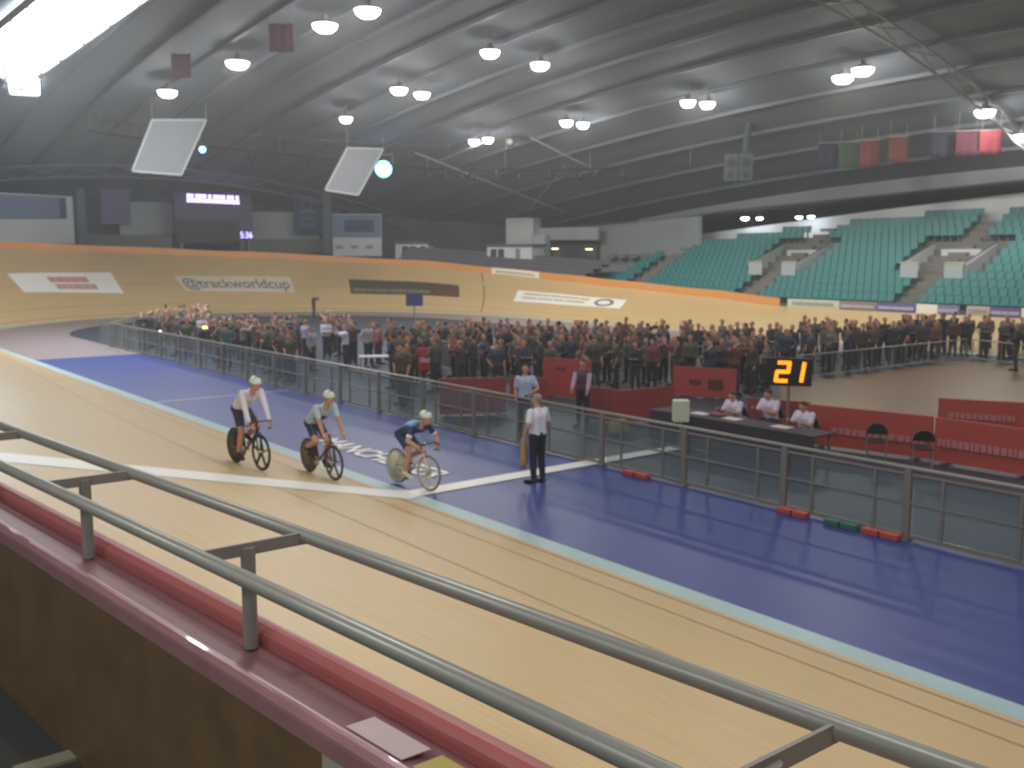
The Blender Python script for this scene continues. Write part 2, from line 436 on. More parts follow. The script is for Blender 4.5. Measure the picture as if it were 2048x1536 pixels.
    run('track_side_board', [(-0.02, 1.2), (-0.02, 2.05), (-0.06, 2.05), (-0.06, 1.2)], PINE_EDGE)
    def cap_patch(ya, yb, da, db, z, m, name):
        bm = B(); slab(bm, [L(ya, da, z), L(yb, da, z), L(yb, db, z), L(ya, db, z)], 0.006); obj(name, bm, m, near)
    cap_patch(3.60, 4.04, -0.235, -0.395, 2.118, mat('paper_sticker', (176, 158, 158), 0.5), 'white_sticker')
    cap_patch(3.12, 3.52, -0.235, -0.395, 2.118, mat('olive_sticker', (164, 150, 66), 0.5), 'yellow_sticker')
    cap_patch(3.06, 3.115, -0.235, -0.395, 2.118, mat('pale_green_sticker', (176, 188, 150), 0.5), 'pale_sticker_edge')
    # pale fitted panel at the foot of the board, walkway and step edge
    bm = B(); slab(bm, [L(2.4, -0.478, 1.1), L(4.12, -0.478, 1.1), L(4.12, -0.478, 1.98), L(2.4, -0.478, 1.98)], -0.02)
    obj('pale_panel', bm, mat('pale_green_panel', (150, 156, 138), 0.5), near)
    bm = B(); box(bm, (-3.0, 8, 0.30), (10.4, 34, 0.6)); tag(obj('floor_walkway', bm, mat('dark_walkway', (66, 66, 66), 0.7)), kind='structure')
    bm = B(); bar(bm, onz(30, 1545, 0.612), onz(212, 1491, 0.612), 0.16, 0.03)
    tag(obj('trim_step_edge', bm, mat('step_nosing', (150, 152, 130), 0.5)), kind='structure')

build_setting()

# ------------------------------------------------------------------ handrail on the near wall
def build_rail():
    def up(y): return Vector((3.20 - 0.118 * y, y, 2.70))
    def lo(y): return Vector((2.47 - 0.107 * y, y, 2.70))
    t = empty('handrail', (2.5, 4.0, 2.09), label='double grey tubular handrail running along the red topped wall in front', cat='railing')
    off = -Vector((2.5, 4.0, 2.09))
    for f, n in ((up, 'track_side_tube'), (lo, 'near_side_tube')):
        bm = B(); tube(bm, f(-1.0) + off, f(20.0) + off, 0.044, seg=20); obj(n, bm, STEEL, t, True)
    for y in (-0.6, 1.9, 5.31, 7.72, 10.15, 12.6, 15.1, 17.6):
        bm = B(); a, b = lo(y) + off, up(y) + off; bar(bm, a - Vector((0, 0, 0.012)), b - Vector((0, 0, 0.012)), 0.018, 0.075)
        arm = obj('cross_arm', bm, STEEL_DARK, t)
        m = lerp(a, b, 0.45); bm = B(); tube(bm, (m.x, m.y, 0.0), m, 0.043, seg=14)
        obj('post', bm, STEEL_DARK, t)
build_rail()

# ------------------------------------------------------------------ boards printed on the banking
def patch(px4, name, m, label, cat='banner', lift=0.012, n=14, parent_items=()):
    """a sheet stuck on the banking; corners measured TL, TR, BR, BL"""
    c = [ontrack(*q) for q in px4]
    def P(a, b, l=lift):
        u = (1 - b) * ((1 - a) * c[0][0] + a * c[1][0]) + b * ((1 - a) * c[3][0] + a * c[2][0])
        v = (1 - b) * ((1 - a) * c[0][1] + a * c[1][1]) + b * ((1 - a) * c[3][1] + a * c[2][1])
        return T(u, v, l)
    bm = B(); g = [[bm.verts.new(P(i / n, j / 3)) for j in range(4)] for i in range(n + 1)]
    for i in range(n):
        for j in range(3): bm.faces.new((g[i][j], g[i][j + 1], g[i + 1][j + 1], g[i + 1][j]))
    bmesh.ops.recalc_face_normals(bm, faces=bm.faces)
    o = tag(obj(name, bm, m), label, cat)
    s = o.modifiers.new('t', 'SOLIDIFY'); s.thickness = 0.008; s.offset = -1
    return o, P
def put_text(o, P, body, a0, a1, b0, b1, m, name='lettering', lift=0.035):
    me = text_mesh(body, 1.0, off=0.012); xs = [v.co.x for v in me.vertices]; ys = [v.co.y for v in me.vertices]
    for v in me.vertices:
        v.co = P(a0 + (a1 - a0) * (v.co.x - min(xs)) / (max(xs) - min(xs)), b1 + (b0 - b1) * (v.co.y - min(ys)) / (max(ys) - min(ys)), lift)
    return link(name, me, m, o)
def dashes(o, P, a0, a1, b0, b1, m, widths, name='printed_line', lift=0.035, gap=0.012):
    """a line of print too blurred to read"""
    bm = B(); tot = sum(widths) + gap * (len(widths) - 1); a = a0; k = (a1 - a0) / tot
    for w in widths:
        q = [P(a, b0, lift), P(a + w * k, b0, lift), P(a + w * k, b1, lift), P(a, b1, lift)]
        bm.faces.new([bm.verts.new(p) for p in q][::-1]); a += (w + gap) * k
    return obj(name, bm, m, o)
def build_bank_boards():
    o, P = patch([(10, 548), (218, 548), (248, 585), (50, 586)], 'bank_banner', WHITE, 'white banner with blurred pink lettering at the left end of the banking')
    dashes(o, P, 0.36, 0.74, 0.22, 0.50, mat('pink_print', (214, 150, 142), 0.5), [.18, .22, .12, .2, .24])
    dashes(o, P, 0.38, 0.78, 0.58, 0.84, mat('rose_print', (206, 160, 152), 0.5), [.3, .12, .22, .2, .14])
    o, P = patch([(352, 551), (580, 555), (592, 585), (368, 582)], 'bank_banner', mat('ivory_sheet', (222, 214, 190), 0.5), 'white banner lettered @trackworldcup on the far banking')
    put_text(o, P, '@trackworldcup', 0.03, 0.97, 0.14, 0.96, mat('grey_print', (112, 112, 100), 0.5))
    o, P = patch([(701, 560), (921, 572), (921, 597), (704, 589)], 'bank_banner', mat('dark_sheet', (84, 74, 52), 0.5), 'dark brown banner with faint pale and red print on the banking')
    dashes(o, P, 0.03, 0.72, 0.62, 0.86, mat('faint_print', (128, 118, 92), 0.5), [.14, .06, .16, .2, .1, .14])
    dashes(o, P, 0.74, 0.97, 0.6, 0.9, mat('faint_red_print', (124, 62, 44), 0.5), [.2, .2])
    o, P = patch([(1037, 582), (1252, 600), (1240, 618), (1028, 604)], 'bank_banner', WHITE, 'white banner with a dark oval emblem on the right part of the banking')
    dashes(o, P, 0.06, 0.68, 0.2, 0.36, mat('tan_print', (196, 184, 148), 0.5), [.2, .1, .14, .2, .12])
    dashes(o, P, 0.06, 0.66, 0.56, 0.72, mat('tan_print', (196, 184, 148), 0.5), [.14, .16, .1, .2])
    bm = B(); n = 28; ring = []
    for i in range(n):
        a = 2 * PI * i / n
        ring.append((bm.verts.new(P(0.83 + 0.085 * math.cos(a), 0.5 + 0.40 * math.sin(a), 0.035)), bm.verts.new(P(0.83 + 0.058 * math.cos(a), 0.5 + 0.24 * math.sin(a), 0.035))))
    for i in range(n): bm.faces.new((ring[i][0], ring[i][1], ring[(i + 1) % n][1], ring[(i + 1) % n][0]))
    obj('oval_emblem', bm, mat('emblem_grey', (124, 118, 100), 0.5), o)
    # boards fixed to the outer fence
    def fence_board(pa, pb, h0, h1, m, label, name='fence_banner'):
        ua, ub = ontrack(*pa)[0], ontrack(*pb)[0]; n = 6
        def f(h): return lambda u: T(u, 1.0) - st(u)[1] * 0.05 + Vector((0, 0, h))
        o = tag(obj(name, strip(ua, ub, f(h0), f(h1), abs(ub - ua) / n), m), label, 'banner')
        s = o.modifiers.new('t', 'SOLIDIFY'); s.thickness = 0.02; s.offset = 0
        def P(a, b, lift=0): return T(ua + (ub - ua) * a, 1.0) - st(ua + (ub - ua) * a)[1] * (0.07 + lift) + Vector((0, 0, h1 + (h0 - h1) * b))
        return o, P
    o, P = fence_board((982, 545), (1082, 556), 0.0, 0.46, WHITE, 'small white banner hung on the orange fence below the white cabin')
    dashes(o, P, 0.08, 0.92, 0.35, 0.7, mat('beige_print', (206, 190, 150), 0.5), [.2, .3, .16, .26])
    VIOLET = mat('violet_banner', (104, 104, 168), 0.5)
    data = [((1572, 612), (1672, 618), mat('pale_green_sheet', (206, 216, 196), 0.5), 'pale white green banner at the left end of the back straight fence'),
            ((1676, 619), (1742, 625), mat('tan_sheet', (150, 138, 128), 0.5), 'tan and grey banner on the back straight fence'),
            ((1744, 625), (1816, 630), VIOLET, 'violet banner between the tan banner and the first white one on the back straight'),
            ((1818, 630), (1856, 633), WHITE, 'short white banner on the back straight fence under the aisle'),
            ((1858, 633), (1912, 636), mat('pale_violet_banner', (134, 136, 182), 0.5), 'pale violet banner right of the short white one'),
            ((1914, 636), (1960, 639), mat('pinkish_white_sheet', (212, 196, 196), 0.5), 'pinkish white banner on the back straight fence'),
            ((1962, 639), (2030, 644), VIOLET, 'violet banner near the right edge of the back straight fence'),
            ((2034, 644), (2100, 650), WHITE, 'white banner at the right edge of the photo on the back straight fence')]
    for i, (a, b, m, lab) in enumerate(data):
        o, P = fence_board(a, b, 0.0, 0.5, m, lab)
        if i in (1, 2, 4, 6): dashes(o, P, 0.06, 0.94, 0.4, 0.75, mat('pale_print', (186, 184, 206), 0.5), [.3, .2, .3])
        if i in (0, 5): dashes(o, P, 0.1, 0.9, 0.35, 0.65, mat('grey_print2', (160, 164, 158), 0.5), [.2, .3, .2])
build_bank_boards()

# ------------------------------------------------------------------ floodlights under the roof
def lamp_proto(lens_mat, name='floodlight', R=0.5):  # default name is also given to the added unseen lamps
    t = empty(name)
    bm = B(); n = 20; prof = [(0.10, 0.62), (0.22, 0.60), (0.62, 0.22), (1.02, 0.04), (1.06, 0.0)]; rings = []
    for r, z in prof: rings.append([bm.verts.new((R * r * math.cos(2 * PI * i / n), R * r * math.sin(2 * PI * i / n), R * z)) for i in range(n)])
    for a, b in zip(rings, rings[1:]):
        for i in range(n): bm.faces.new((a[i], b[i], b[(i + 1) % n], a[(i + 1) % n]))
    bm.faces.new(rings[0][::-1]); obj('housing', bm, STEEL_DARK, t, True)
    bm = B(); n = 12; rings = []
    for r, z in ((1.0, 0.0), (0.92, -0.34), (0.6, -0.62)): rings.append([bm.verts.new((R * r * math.cos(2 * PI * i / n), R * r * math.sin(2 * PI * i / n), R * z)) for i in range(n)])
    for a, b in zip(rings, rings[1:]):
        for i in range(n): bm.faces.new((a[i], a[(i + 1) % n], b[(i + 1) % n], b[i]))
    bm.faces.new(rings[-1][::-1]); bmesh.ops.recalc_face_normals(bm, faces=bm.faces)
    obj('lens', bm, lens_mat, t, True)
    bm = B(); tube(bm, (0, 0, 0.6 * R), (0, 0, 0.95), 0.025, seg=6); box(bm, (0, 0, 0.62 * R + 0.06), (0.16, 0.16, 0.14)); obj('suspension', bm, PURLIN, t)
    return t
def build_lamps():
    warm = [  # picture point, size, what singles it out
        (650, 50, 1.15, 'roof floodlight just left of the one nearest the top edge'),
        (735, 20, 1.15, 'floodlight nearest the top edge of the photo'),
        (475, 125, 1.20, 'floodlight right of the daylit roof opening, larger of the two there'),
        (335, 183, 1.05, 'floodlight right of the daylit roof opening, lower and leftmost'),
        (980, 103, 1.0, 'left one of the wide apart pair of floodlights at upper middle'),
        (1080, 128, 1.0, 'right one of the wide apart pair of floodlights at upper middle'),
        (798, 178, 1.0, 'left one of the touching pair of floodlights left of middle'),
        (844, 187, 0.95, 'right one of the touching pair of floodlights left of middle'),
        (692, 236, 0.8, 'small single floodlight above the cyan spotlight'),
        (948, 281, 0.72, 'left one of the lowest pair of floodlights at the middle'),
        (976, 277, 0.72, 'right one of the lowest pair of floodlights at the middle'),
        (1133, 243, 0.82, 'left one of the pair of floodlights right of the middle above the tie'),
        (1166, 247, 0.78, 'right one of the pair of floodlights right of the middle above the tie'),
        (1376, 203, 0.86, 'left one of the pair of floodlights beside the dark hanging speakers'),
        (1415, 206, 0.86, 'right one of the pair of floodlights beside the dark hanging speakers'),
        (1686, 154, 1.05, 'left half of the big floodlight pair at the right of the roof'),
        (1726, 138, 1.05, 'right half of the big floodlight pair at the right of the roof'),
        (1970, 222, 1.0, 'floodlight above the hanging flags near the right edge'),
        (2044, 271, 0.8, 'floodlight cut by the right edge of the photo')]
    p = lamp_proto(LENS_WARM)
    for i, (x, y, s, lab) in enumerate(warm):
        o = p if i == 0 else copy_tree(p)
        o.location = onceil(x, y, 0.95); o.scale = (s, s, 1); tag(o, lab, 'lamp', 'floodlights under the roof')
    extra = lamp_proto(LENS_EXTRA); k = 0  # unseen lamps added for fill, those over the near stand brighten the brown wall
    for x, y in ((5, -6), (14, -2), (24, 2), (34, -4), (44, 4), (54, 6), (4, 4), (15, 12), (6, 14), (27, 16), (38, 10), (49, 14), (6, 26), (4, 40), (16, 30), (-5.5, -6), (-5.5, 2), (-5.5, 10)):
        o = extra if k == 0 else copy_tree(extra); k += 1
        o.location = (x, y, ceil_z(x, y) - 0.95)
        tag(o, 'unseen floodlight added to light the near stand, straight and infield', 'lamp', 'unseen floodlights added for light')
    # two cool spots hung on the lighting bar
    sp = empty('spotlight')
    bm = B(); tube(bm, (0, 0.5, 0), (0, 0, 0), 0.26, 0.42, seg=18); obj('can', bm, BLACK, sp, True)
    bm = B(); n = 18
    c = bm.verts.new((0, -0.12, 0)); rg = [bm.verts.new((0.40 * math.cos(2 * PI * i / n), -0.01, 0.40 * math.sin(2 * PI * i / n))) for i in range(n)]
    for i in range(n): bm.faces.new((c, rg[(i + 1) % n], rg[i]))
    obj('lens', bm, LENS_COOL, sp, True)
    bm = B(); bar(bm, (-0.46, 0.2, 0), (-0.46, 0.2, 0.7), 0.05, 0.03); bar(bm, (0.46, 0.2, 0), (0.46, 0.2, 0.7), 0.05, 0.03); bar(bm, (-0.48, 0.2, 0.7), (0.48, 0.2, 0.7), 0.05, 0.05); obj('yoke', bm, STEEL_DARK, sp)
    sp2 = copy_tree(sp)
    for o, (x, y, r), s, lab in ((sp, (767, 338, 21.5), 1.55, 'bright cyan spotlight on the lighting bar over the far turn'), (sp2, (405, 299, 21.5), 0.55, 'small dim cyan spotlight on the lighting bar at the left')):
        P = onceil(x, y, 1.7); o.location = P; o.scale = (s,) * 3
        d = Vector((0, 0, 3)) - P; o.rotation_euler = (0.12, 0, math.atan2(d.x, -d.y)); tag(o, lab, 'spotlight')
    # lighting bar over the far turn with its row of dark spots
    pts = [onceil(x, y, 1.3) for x, y in ((180, 262), (273, 276), (400, 292), (560, 308), (700, 322), (855, 337), (1010, 339), (1180, 338), (1380, 333))]
    t = empty('lighting_bar', pts[4], label='long dark lighting bar curving under the roof over the far turn', cat='lighting bar')
    bm = B()
    for a, b in zip(pts, pts[1:]): tube(bm, a - pts[4], b - pts[4], 0.07, seg=8)
    obj('bar', bm, BLACK, t)
    for p_ in pts:
        bm = B(); tube(bm, p_ - pts[4], Vector((p_.x, p_.y, ceil_z(p_.x, p_.y))) - pts[4], 0.02, seg=5); obj('hanger', bm, STEEL_DARK, t)
    p2 = [onceil(x, y, 0.7) for x, y in ((200, 240), (340, 256), (520, 272), (700, 284), (900, 296))]
    t = empty('cable_run', p2[2], label='thin dark cable above and behind the lighting bar at the left', cat='cable')
    bm = B()
    for a, b in zip(p2, p2[1:]): tube(bm, a - p2[2], b - p2[2], 0.05, seg=6)
    obj('cable', bm, BLACK, t)
    for p_ in p2:
        bm = B(); tube(bm, p_ - p2[2], Vector((p_.x, p_.y, ceil_z(p_.x, p_.y))) - p2[2], 0.015, seg=5); obj('hanger', bm, STEEL_DARK, t)
    proto = None
    spots = [(500, 318), (560, 324), (620, 330), (858, 352), (893, 352), (923, 359), (945, 350), (994, 351), (1040, 354), (1101, 354), (1134, 334), (1160, 356), (1194, 359), (1250, 330)]
    def near_bar(x):
        for a, b in zip(pts, pts[1:]):
            pa, pb = _proj(a), _proj(b)
            if pa[0] <= x <= pb[0]: return lerp(a, b, (x - pa[0]) / (pb[0] - pa[0]))
        return pts[-1]
    for i, (x, y) in enumerate(spots):
        if proto is None:
            proto = empty('stage_lamp'); bm = B(); tube(bm, (0, 0.26, 0.05), (0, -0.2, -0.05), 0.17, 0.22, seg=12); obj('can', bm, BLACK, proto, True)
            bm = B(); bar(bm, (0, 0.05, 0.1), (0, 0.05, 0.62), 0.05, 0.12); obj('clamp', bm, BLACK, proto)
        o = proto if i == 0 else copy_tree(proto)
        P = near_bar(x); o.location = P - Vector((0, 0, 0.52)); o.rotation_euler = (0, 0, 0.5 + 0.4 * math.sin(i * 2.1))
        tag(o, 'small dark unlit stage lamp hanging from the lighting bar', 'stage lamp', 'unlit lamps along the lighting bar')
def _proj(P):
    d = np.array(P) - EYE; zf = d @ _F
    return 1024 + FPX * (d @ _R) / zf, 768 - FPX * (d @ _U) / zf
build_lamps()

# ------------------------------------------------------------------ rooflight with daylight, upper left
def build_rooflight():
    w = empty('window_1', onceil(150, 80, 0.3)); tag(w, kind='structure')
    o = Vector(w.location)
    A0, A1 = onceil(40, 178, 0.35), onceil(345, -38, 0.35)       # lower edge
    B0, B1 = onceil(-70, 108, 0.35), onceil(120, -48, 0.35)      # upper edge
    n = 6
    for i in range(n):
        q = [lerp(A0, A1, (i + 0.03) / n), lerp(A0, A1, (i + 0.97) / n), lerp(B0, B1, (i + 0.97) / n), lerp(B0, B1, (i + 0.03) / n)]
        bm = B(); slab(bm, [p - o for p in q], 0.03); obj('pane', bm, SKYPANE, w)
    bm = B()
    for a, b in ((A0, A1), (B0, B1)): bar(bm, a - o, b - o, 0.16, 0.22)
    for i in range(n + 1): bar(bm, lerp(A0, A1, i / n) - o, lerp(B0, B1, i / n) - o, 0.10, 0.2)
    obj('window_frame', bm, STEEL_DARK, w)
    w2 = empty('window_2', onceil(45, 150, 0.3)); tag(w2, kind='structure'); o = Vector(w2.location)
    q = [onceil(x, y, 0.33) for x, y in ((18, 186), (82, 190), (80, 116), (4, 122))]
    bm = B(); slab(bm, [p - o for p in q], 0.03); obj('pane', bm, SKYPANE, w2)
    bm = B()
    for a, b in zip(q, q[1:] + q[:1]): bar(bm, a - o, b - o, 0.12, 0.2)
    obj('window_frame', bm, STEEL_DARK, w2)
build_rooflight()

# ------------------------------------------------------------------ boards, cabins and walls behind the far turn
def facing(px0, py0, px1, py1, r):
    """four corners TL TR BR BL of an upright panel at radius r of the far turn"""
    a, b = oncyl(px0, py1, r), oncyl(px1, py1, r)
    za, zb = oncyl(px0, py0, r).z, oncyl(px1, py0, r).z
    z = (za + zb) / 2
    return [Vector((a.x, a.y, z)), Vector((b.x, b.y, z)), b, a]
def panel(name, px, r, m, label=None, cat=None, t=0.1, kind=None, parent=None):
    q = facing(*px, r); c = (q[2] + q[3]) / 2
    if parent is None:
        bm = B(); slab(bm, [p - c for p in q], -t); o = obj(name, bm, m); o.location = c
        return tag(o, label, cat, kind=kind), q, c
    pc = Vector(parent.location); bm = B(); slab(bm, [p - pc for p in q], -t); return obj(name, bm, m, parent), q, c
def posts_under(parent, q, zb, m=STEEL_DARK, name='post', w=0.14):
    pc = Vector(parent.location)
    for k in (0.06, 0.94):
        p = lerp(q[3], q[2], k); bm = B(); box(bm, (p.x - pc.x, p.y - pc.y, (p.z + zb) / 2 - pc.z), (w, w, abs(p.z - zb))); obj(name, bm, m, parent)
def build_backdrop():
    R0 = 27.5
    # wide billboard at the left edge
    o, q, c = panel('billboard', (-60, 388, 150, 487), R0, LIGHTWALL, 'large billboard at the left edge, blue top half over a pale lower half', 'billboard')
    panel('blue_print', (-60, 390, 134, 438), R0 - 0.15, NAVY_SOFT, parent=o, t=0.03)
    panel('dark_print', (104, 396, 134, 436), R0 - 0.22, NAVY, parent=o, t=0.03)
    panel('faint_print', (28, 456, 48, 464), R0 - 0.17, mat('grey_mark', (160, 164, 164), 0.6), parent=o, t=0.02)
    panel('faint_print', (72, 456, 96, 464), R0 - 0.17, mat('grey_mark', (160, 164, 164), 0.6), parent=o, t=0.02)
    posts_under(o, q, 3.0)
    o, q, c = panel('post', (157, 378, 176, 489), R0 - 0.2, DARKWALL, 'dark square post right of the left billboard', 'post', t=0.5); o.name = 'roof_post'
    o, q, c = panel('roof_post', (647, 388, 664, 508), R0 - 0.2, DARKWALL, 'dark square post left of the white and blue billboard', 'post', t=0.5)
    # recess wall with pale panels between the posts
    o, q, c = panel('banner', (204, 382, 262, 448), 31.0, PURPLE, 'faded violet banner hanging left of the scoreboard', 'banner', t=0.04)
    panel('banner_rod', (200, 379, 266, 383), 31.0, STEEL_DARK, parent=o, t=0.08)
    panel('wall_pale_panel', (240, 404, 348, 470), 31.8, GREYWALL, kind='structure', t=0.15)
    panel('wall_low_parapet', (176, 470, 345, 496), 29.5, mat('parapet_grey', (118, 118, 108), 0.7), kind='structure', t=0.2)
    panel('wall_pale_panel_right', (506, 424, 640, 480), 31.8, GREYWALL, kind='structure', t=0.15)
    panel('wall_right_parapet', (480, 478, 650, 506), 29.5, mat('parapet_grey', (118, 118, 108), 0.7), kind='structure', t=0.2)
    o, q, c = panel('banner', (588, 394, 642, 466), 30.6, NAVY, 'dark blue banner with a pale round mark right of the scoreboard', 'banner', t=0.04)
    for k in range(3): panel('printed_line', (600, 420 + 14 * k, 630, 425 + 14 * k), 30.5, NAVY_SOFT, parent=o, t=0.02)
    pc = Vector(o.location); cc = oncyl(614, 408, 30.5) - pc; d = (Vector((0, 0, 4)) - oncyl(614, 408, 30.5)).normalized()
    bm = B(); torus(bm, cc, 0.42, 0.05, axis=d, seg=20, sec=6); obj('round_mark', bm, NAVY_SOFT, o)
    panel('banner_rod', (585, 391, 645, 395), 30.6, STEEL_DARK, parent=o, t=0.08)
    # scoreboard
    SB = mat('scoreboard_face', (52, 50, 92), 0.4)
    o, q, c = panel('scoreboard', (352, 384, 506, 478), 29.0, SB, 'dark electronic scoreboard with a violet lit line of text and a clock time', 'scoreboard', t=0.35)
    pc = Vector(o.location)
    panel('lower_board', (352, 440, 480, 486), 28.85, mat('brown_board_dark', (66, 54, 58), 0.6), parent=o, t=0.05)
    bm = B(); random.seed(5)
    for row, y in enumerate((387.5, 396.5)):
        x = 374.0
        while x < 478:
            w = random.choice((5, 6, 7, 4)); q = facing(x, y + (x - 374) * 0.045, x + w, y + 7.5 + (x - 374) * 0.045, 28.8); slab(bm, [p - pc for p in q], -0.04); x += w + random.choice((1.2, 1.2, 1.2, 4))
    obj('lit_text_line', bm, LED_PURPLE, o)
    me = text_mesh('5:36', 1.0); xs = [v.co.x for v in me.vertices]; ys = [v.co.y for v in me.vertices]; mx, mn, my = max(xs), min(xs), max(ys)
    q = facing(481, 464, 505, 476, 28.75)
    for v in me.vertices: v.co = lerp(lerp(q[3], q[2], (v.co.x - mn) / (mx - mn)), lerp(q[0], q[1], (v.co.x - mn) / (mx - mn)), v.co.y / my) - pc
    link('clock_digits', me, LED_PURPLE, o)
    posts_under(o, facing(352, 384, 506, 478, 29.0), 3.0, w=0.25)
    # white and blue billboard
    o, q, c = panel('billboard', (666, 428, 764, 512), R0, LIGHTWALL, 'billboard with a blue upper half and white lower half left of the small cabin', 'billboard')
    panel('blue_print', (666, 430, 762, 474), R0 - 0.14, NAVY_SOFT, parent=o, t=0.03)
    panel('dark_print', (684, 440, 748, 464), R0 - 0.19, NAVY, parent=o, t=0.02)
    for k in range(3): panel('small_mark', (672 + 30 * k, 490, 686 + 30 * k, 497), R0 - 0.16, mat('grey_mark', (160, 164, 164), 0.6), parent=o, t=0.02)
    posts_under(o, q, 3.0)
    # cabins
    def cabin(name, px, r, label, wins, door=None, dep=2.2):
        o, q, c = panel(name, px, r, LIGHTWALL, label, 'cabin', t=dep); pc = Vector(o.location)
        x0, y0, x1, y1 = px
        panel('roof', (x0 - 3, y0 - 5, x1 + 3, y0), r - 0.15, DARKWALL, parent=o, t=dep + 0.3)
        for w in wins:
            f, _, _ = panel('window_frame', (w[0] - 2, w[1] - 2, w[2] + 2, w[3] + 2), r - 0.06, WHITE, parent=o, t=0.05)
            panel('window_pane', w, r - 0.1, mat('dark_glass', (70, 80, 88), 0.15), parent=o, t=0.03)
        if door: panel('door', door, r - 0.08, mat('door_grey', (132, 142, 146), 0.5), parent=o, t=0.06)
        return o
    cabin('cabin', (791, 488, 856, 518), 26.5, 'small white cabin with two dark windows above the far turn', [(804, 492, 817, 511), (820, 492, 832, 511), (840, 492, 851, 498), (840, 504, 851, 510)])
    cabin('cabin', (974, 493, 1063, 541), 26.0, 'larger white cabin with three windows at the end of the far turn', [(981, 498, 993, 517), (996, 498, 1008, 518)], door=(1021, 497, 1040, 524))
    o, q, c = panel('wall_box_upper', (1012, 436, 1066, 490), 30.5, LIGHTWALL, kind='structure', t=1.5)
    panel('wall_column', (1062, 470, 1090, 541), 29.0, GREYWALL, kind='structure', t=0.8)
    panel('wall_opening', (1088, 470, 1194, 540), 32.8, DARKVOID, kind='structure', t=0.3)
    panel('wall_opening_lintel', (1066, 455, 1196, 480), 31.8, GREYWALL, kind='structure', t=0.4)
    for x, y in ((1110, 498), (1178, 499)):
        P = oncyl(x, y, 32.3); t = empty('ceiling_lamp', P, label='small warm lamp in the dark opening, ' + ('left' if x < 1150 else 'right') + ' one', cat='lamp')
        bm = B(); box(bm, (0, 0, 0.09), (0.5, 0.5, 0.06)); obj('housing', bm, STEEL_DARK, t); bm = B(); box(bm, (0, 0, 0.02), (0.42, 0.42, 0.08)); obj('lens', bm, glow('warm_small', (255, 230, 180), 6), t)
    # white end wall of the back stand
    q = [oncyl(1192, 452, 33.4), onx(1398, 432, 59.8), onx(1398, 540, 59.8), oncyl(1192, 545, 33.4)]
    bm = B(); slab(bm, q, -0.4); tag(obj('wall_stand_end', bm, mat('end_wall_paint', (158, 166, 168), 0.7)), kind='structure')
    for x in (1222, 1244, 1266, 1290, 1316):
        P = oncyl(x, 512, 32.4); P.z = oncyl(x, 517, 32.4).z
        bm = B(); box(bm, (0, 0, 0.2), (0.75, 0.55, 0.4), Matrix.Rotation(-0.8, 3, 'Z'), 0.04)
        o = obj('wall_vent', bm, mat('vent_grey', (124, 130, 130), 0.6)); o.location = P - Vector((0, 0, 0)); tag(o, 'small grey box in a row low on the white end wall', 'vent', 'row of grey boxes on the white end wall')
    # hanging white acoustic panels under the roof end
    for quad, lab in ((((304, 240), (412, 240), (362, 350), (264, 342)), 'slanting white panel under the roof left of the small cyan spotlight'), (((694, 296), (766, 298), (716, 390), (650, 380)), 'slanting white panel under the roof behind the bright cyan spotlight')):
        Y = (onceil(*quad[0], 0.7).y + onceil(*quad[1], 0.7).y) / 2 - 1.5; P = [ony(x, y, Y) for x, y in quad]; c = sum(P, Vector()) / 4
        t = empty('acoustic_panel', c, label=lab, cat='panel')
        bm = B(); slab(bm, [p - c for p in P], -0.15); obj('panel_face', bm, mat('white_baffle', (136, 141, 148), 0.8), t)
        bm = B()
        for a, b in zip(P, P[1:] + P[:1]): bar(bm, a - c, b - c, 0.12, 0.12)
        obj('edge_frame', bm, GREYWALL, t)
        for k in (0, 1):
            bm = B(); p = P[k]; tube(bm, p - c, Vector((p.x, p.y, ceil_z(p.x, p.y))) - c, 0.03, seg=5); obj('hanger', bm, STEEL_DARK, t)
build_backdrop()

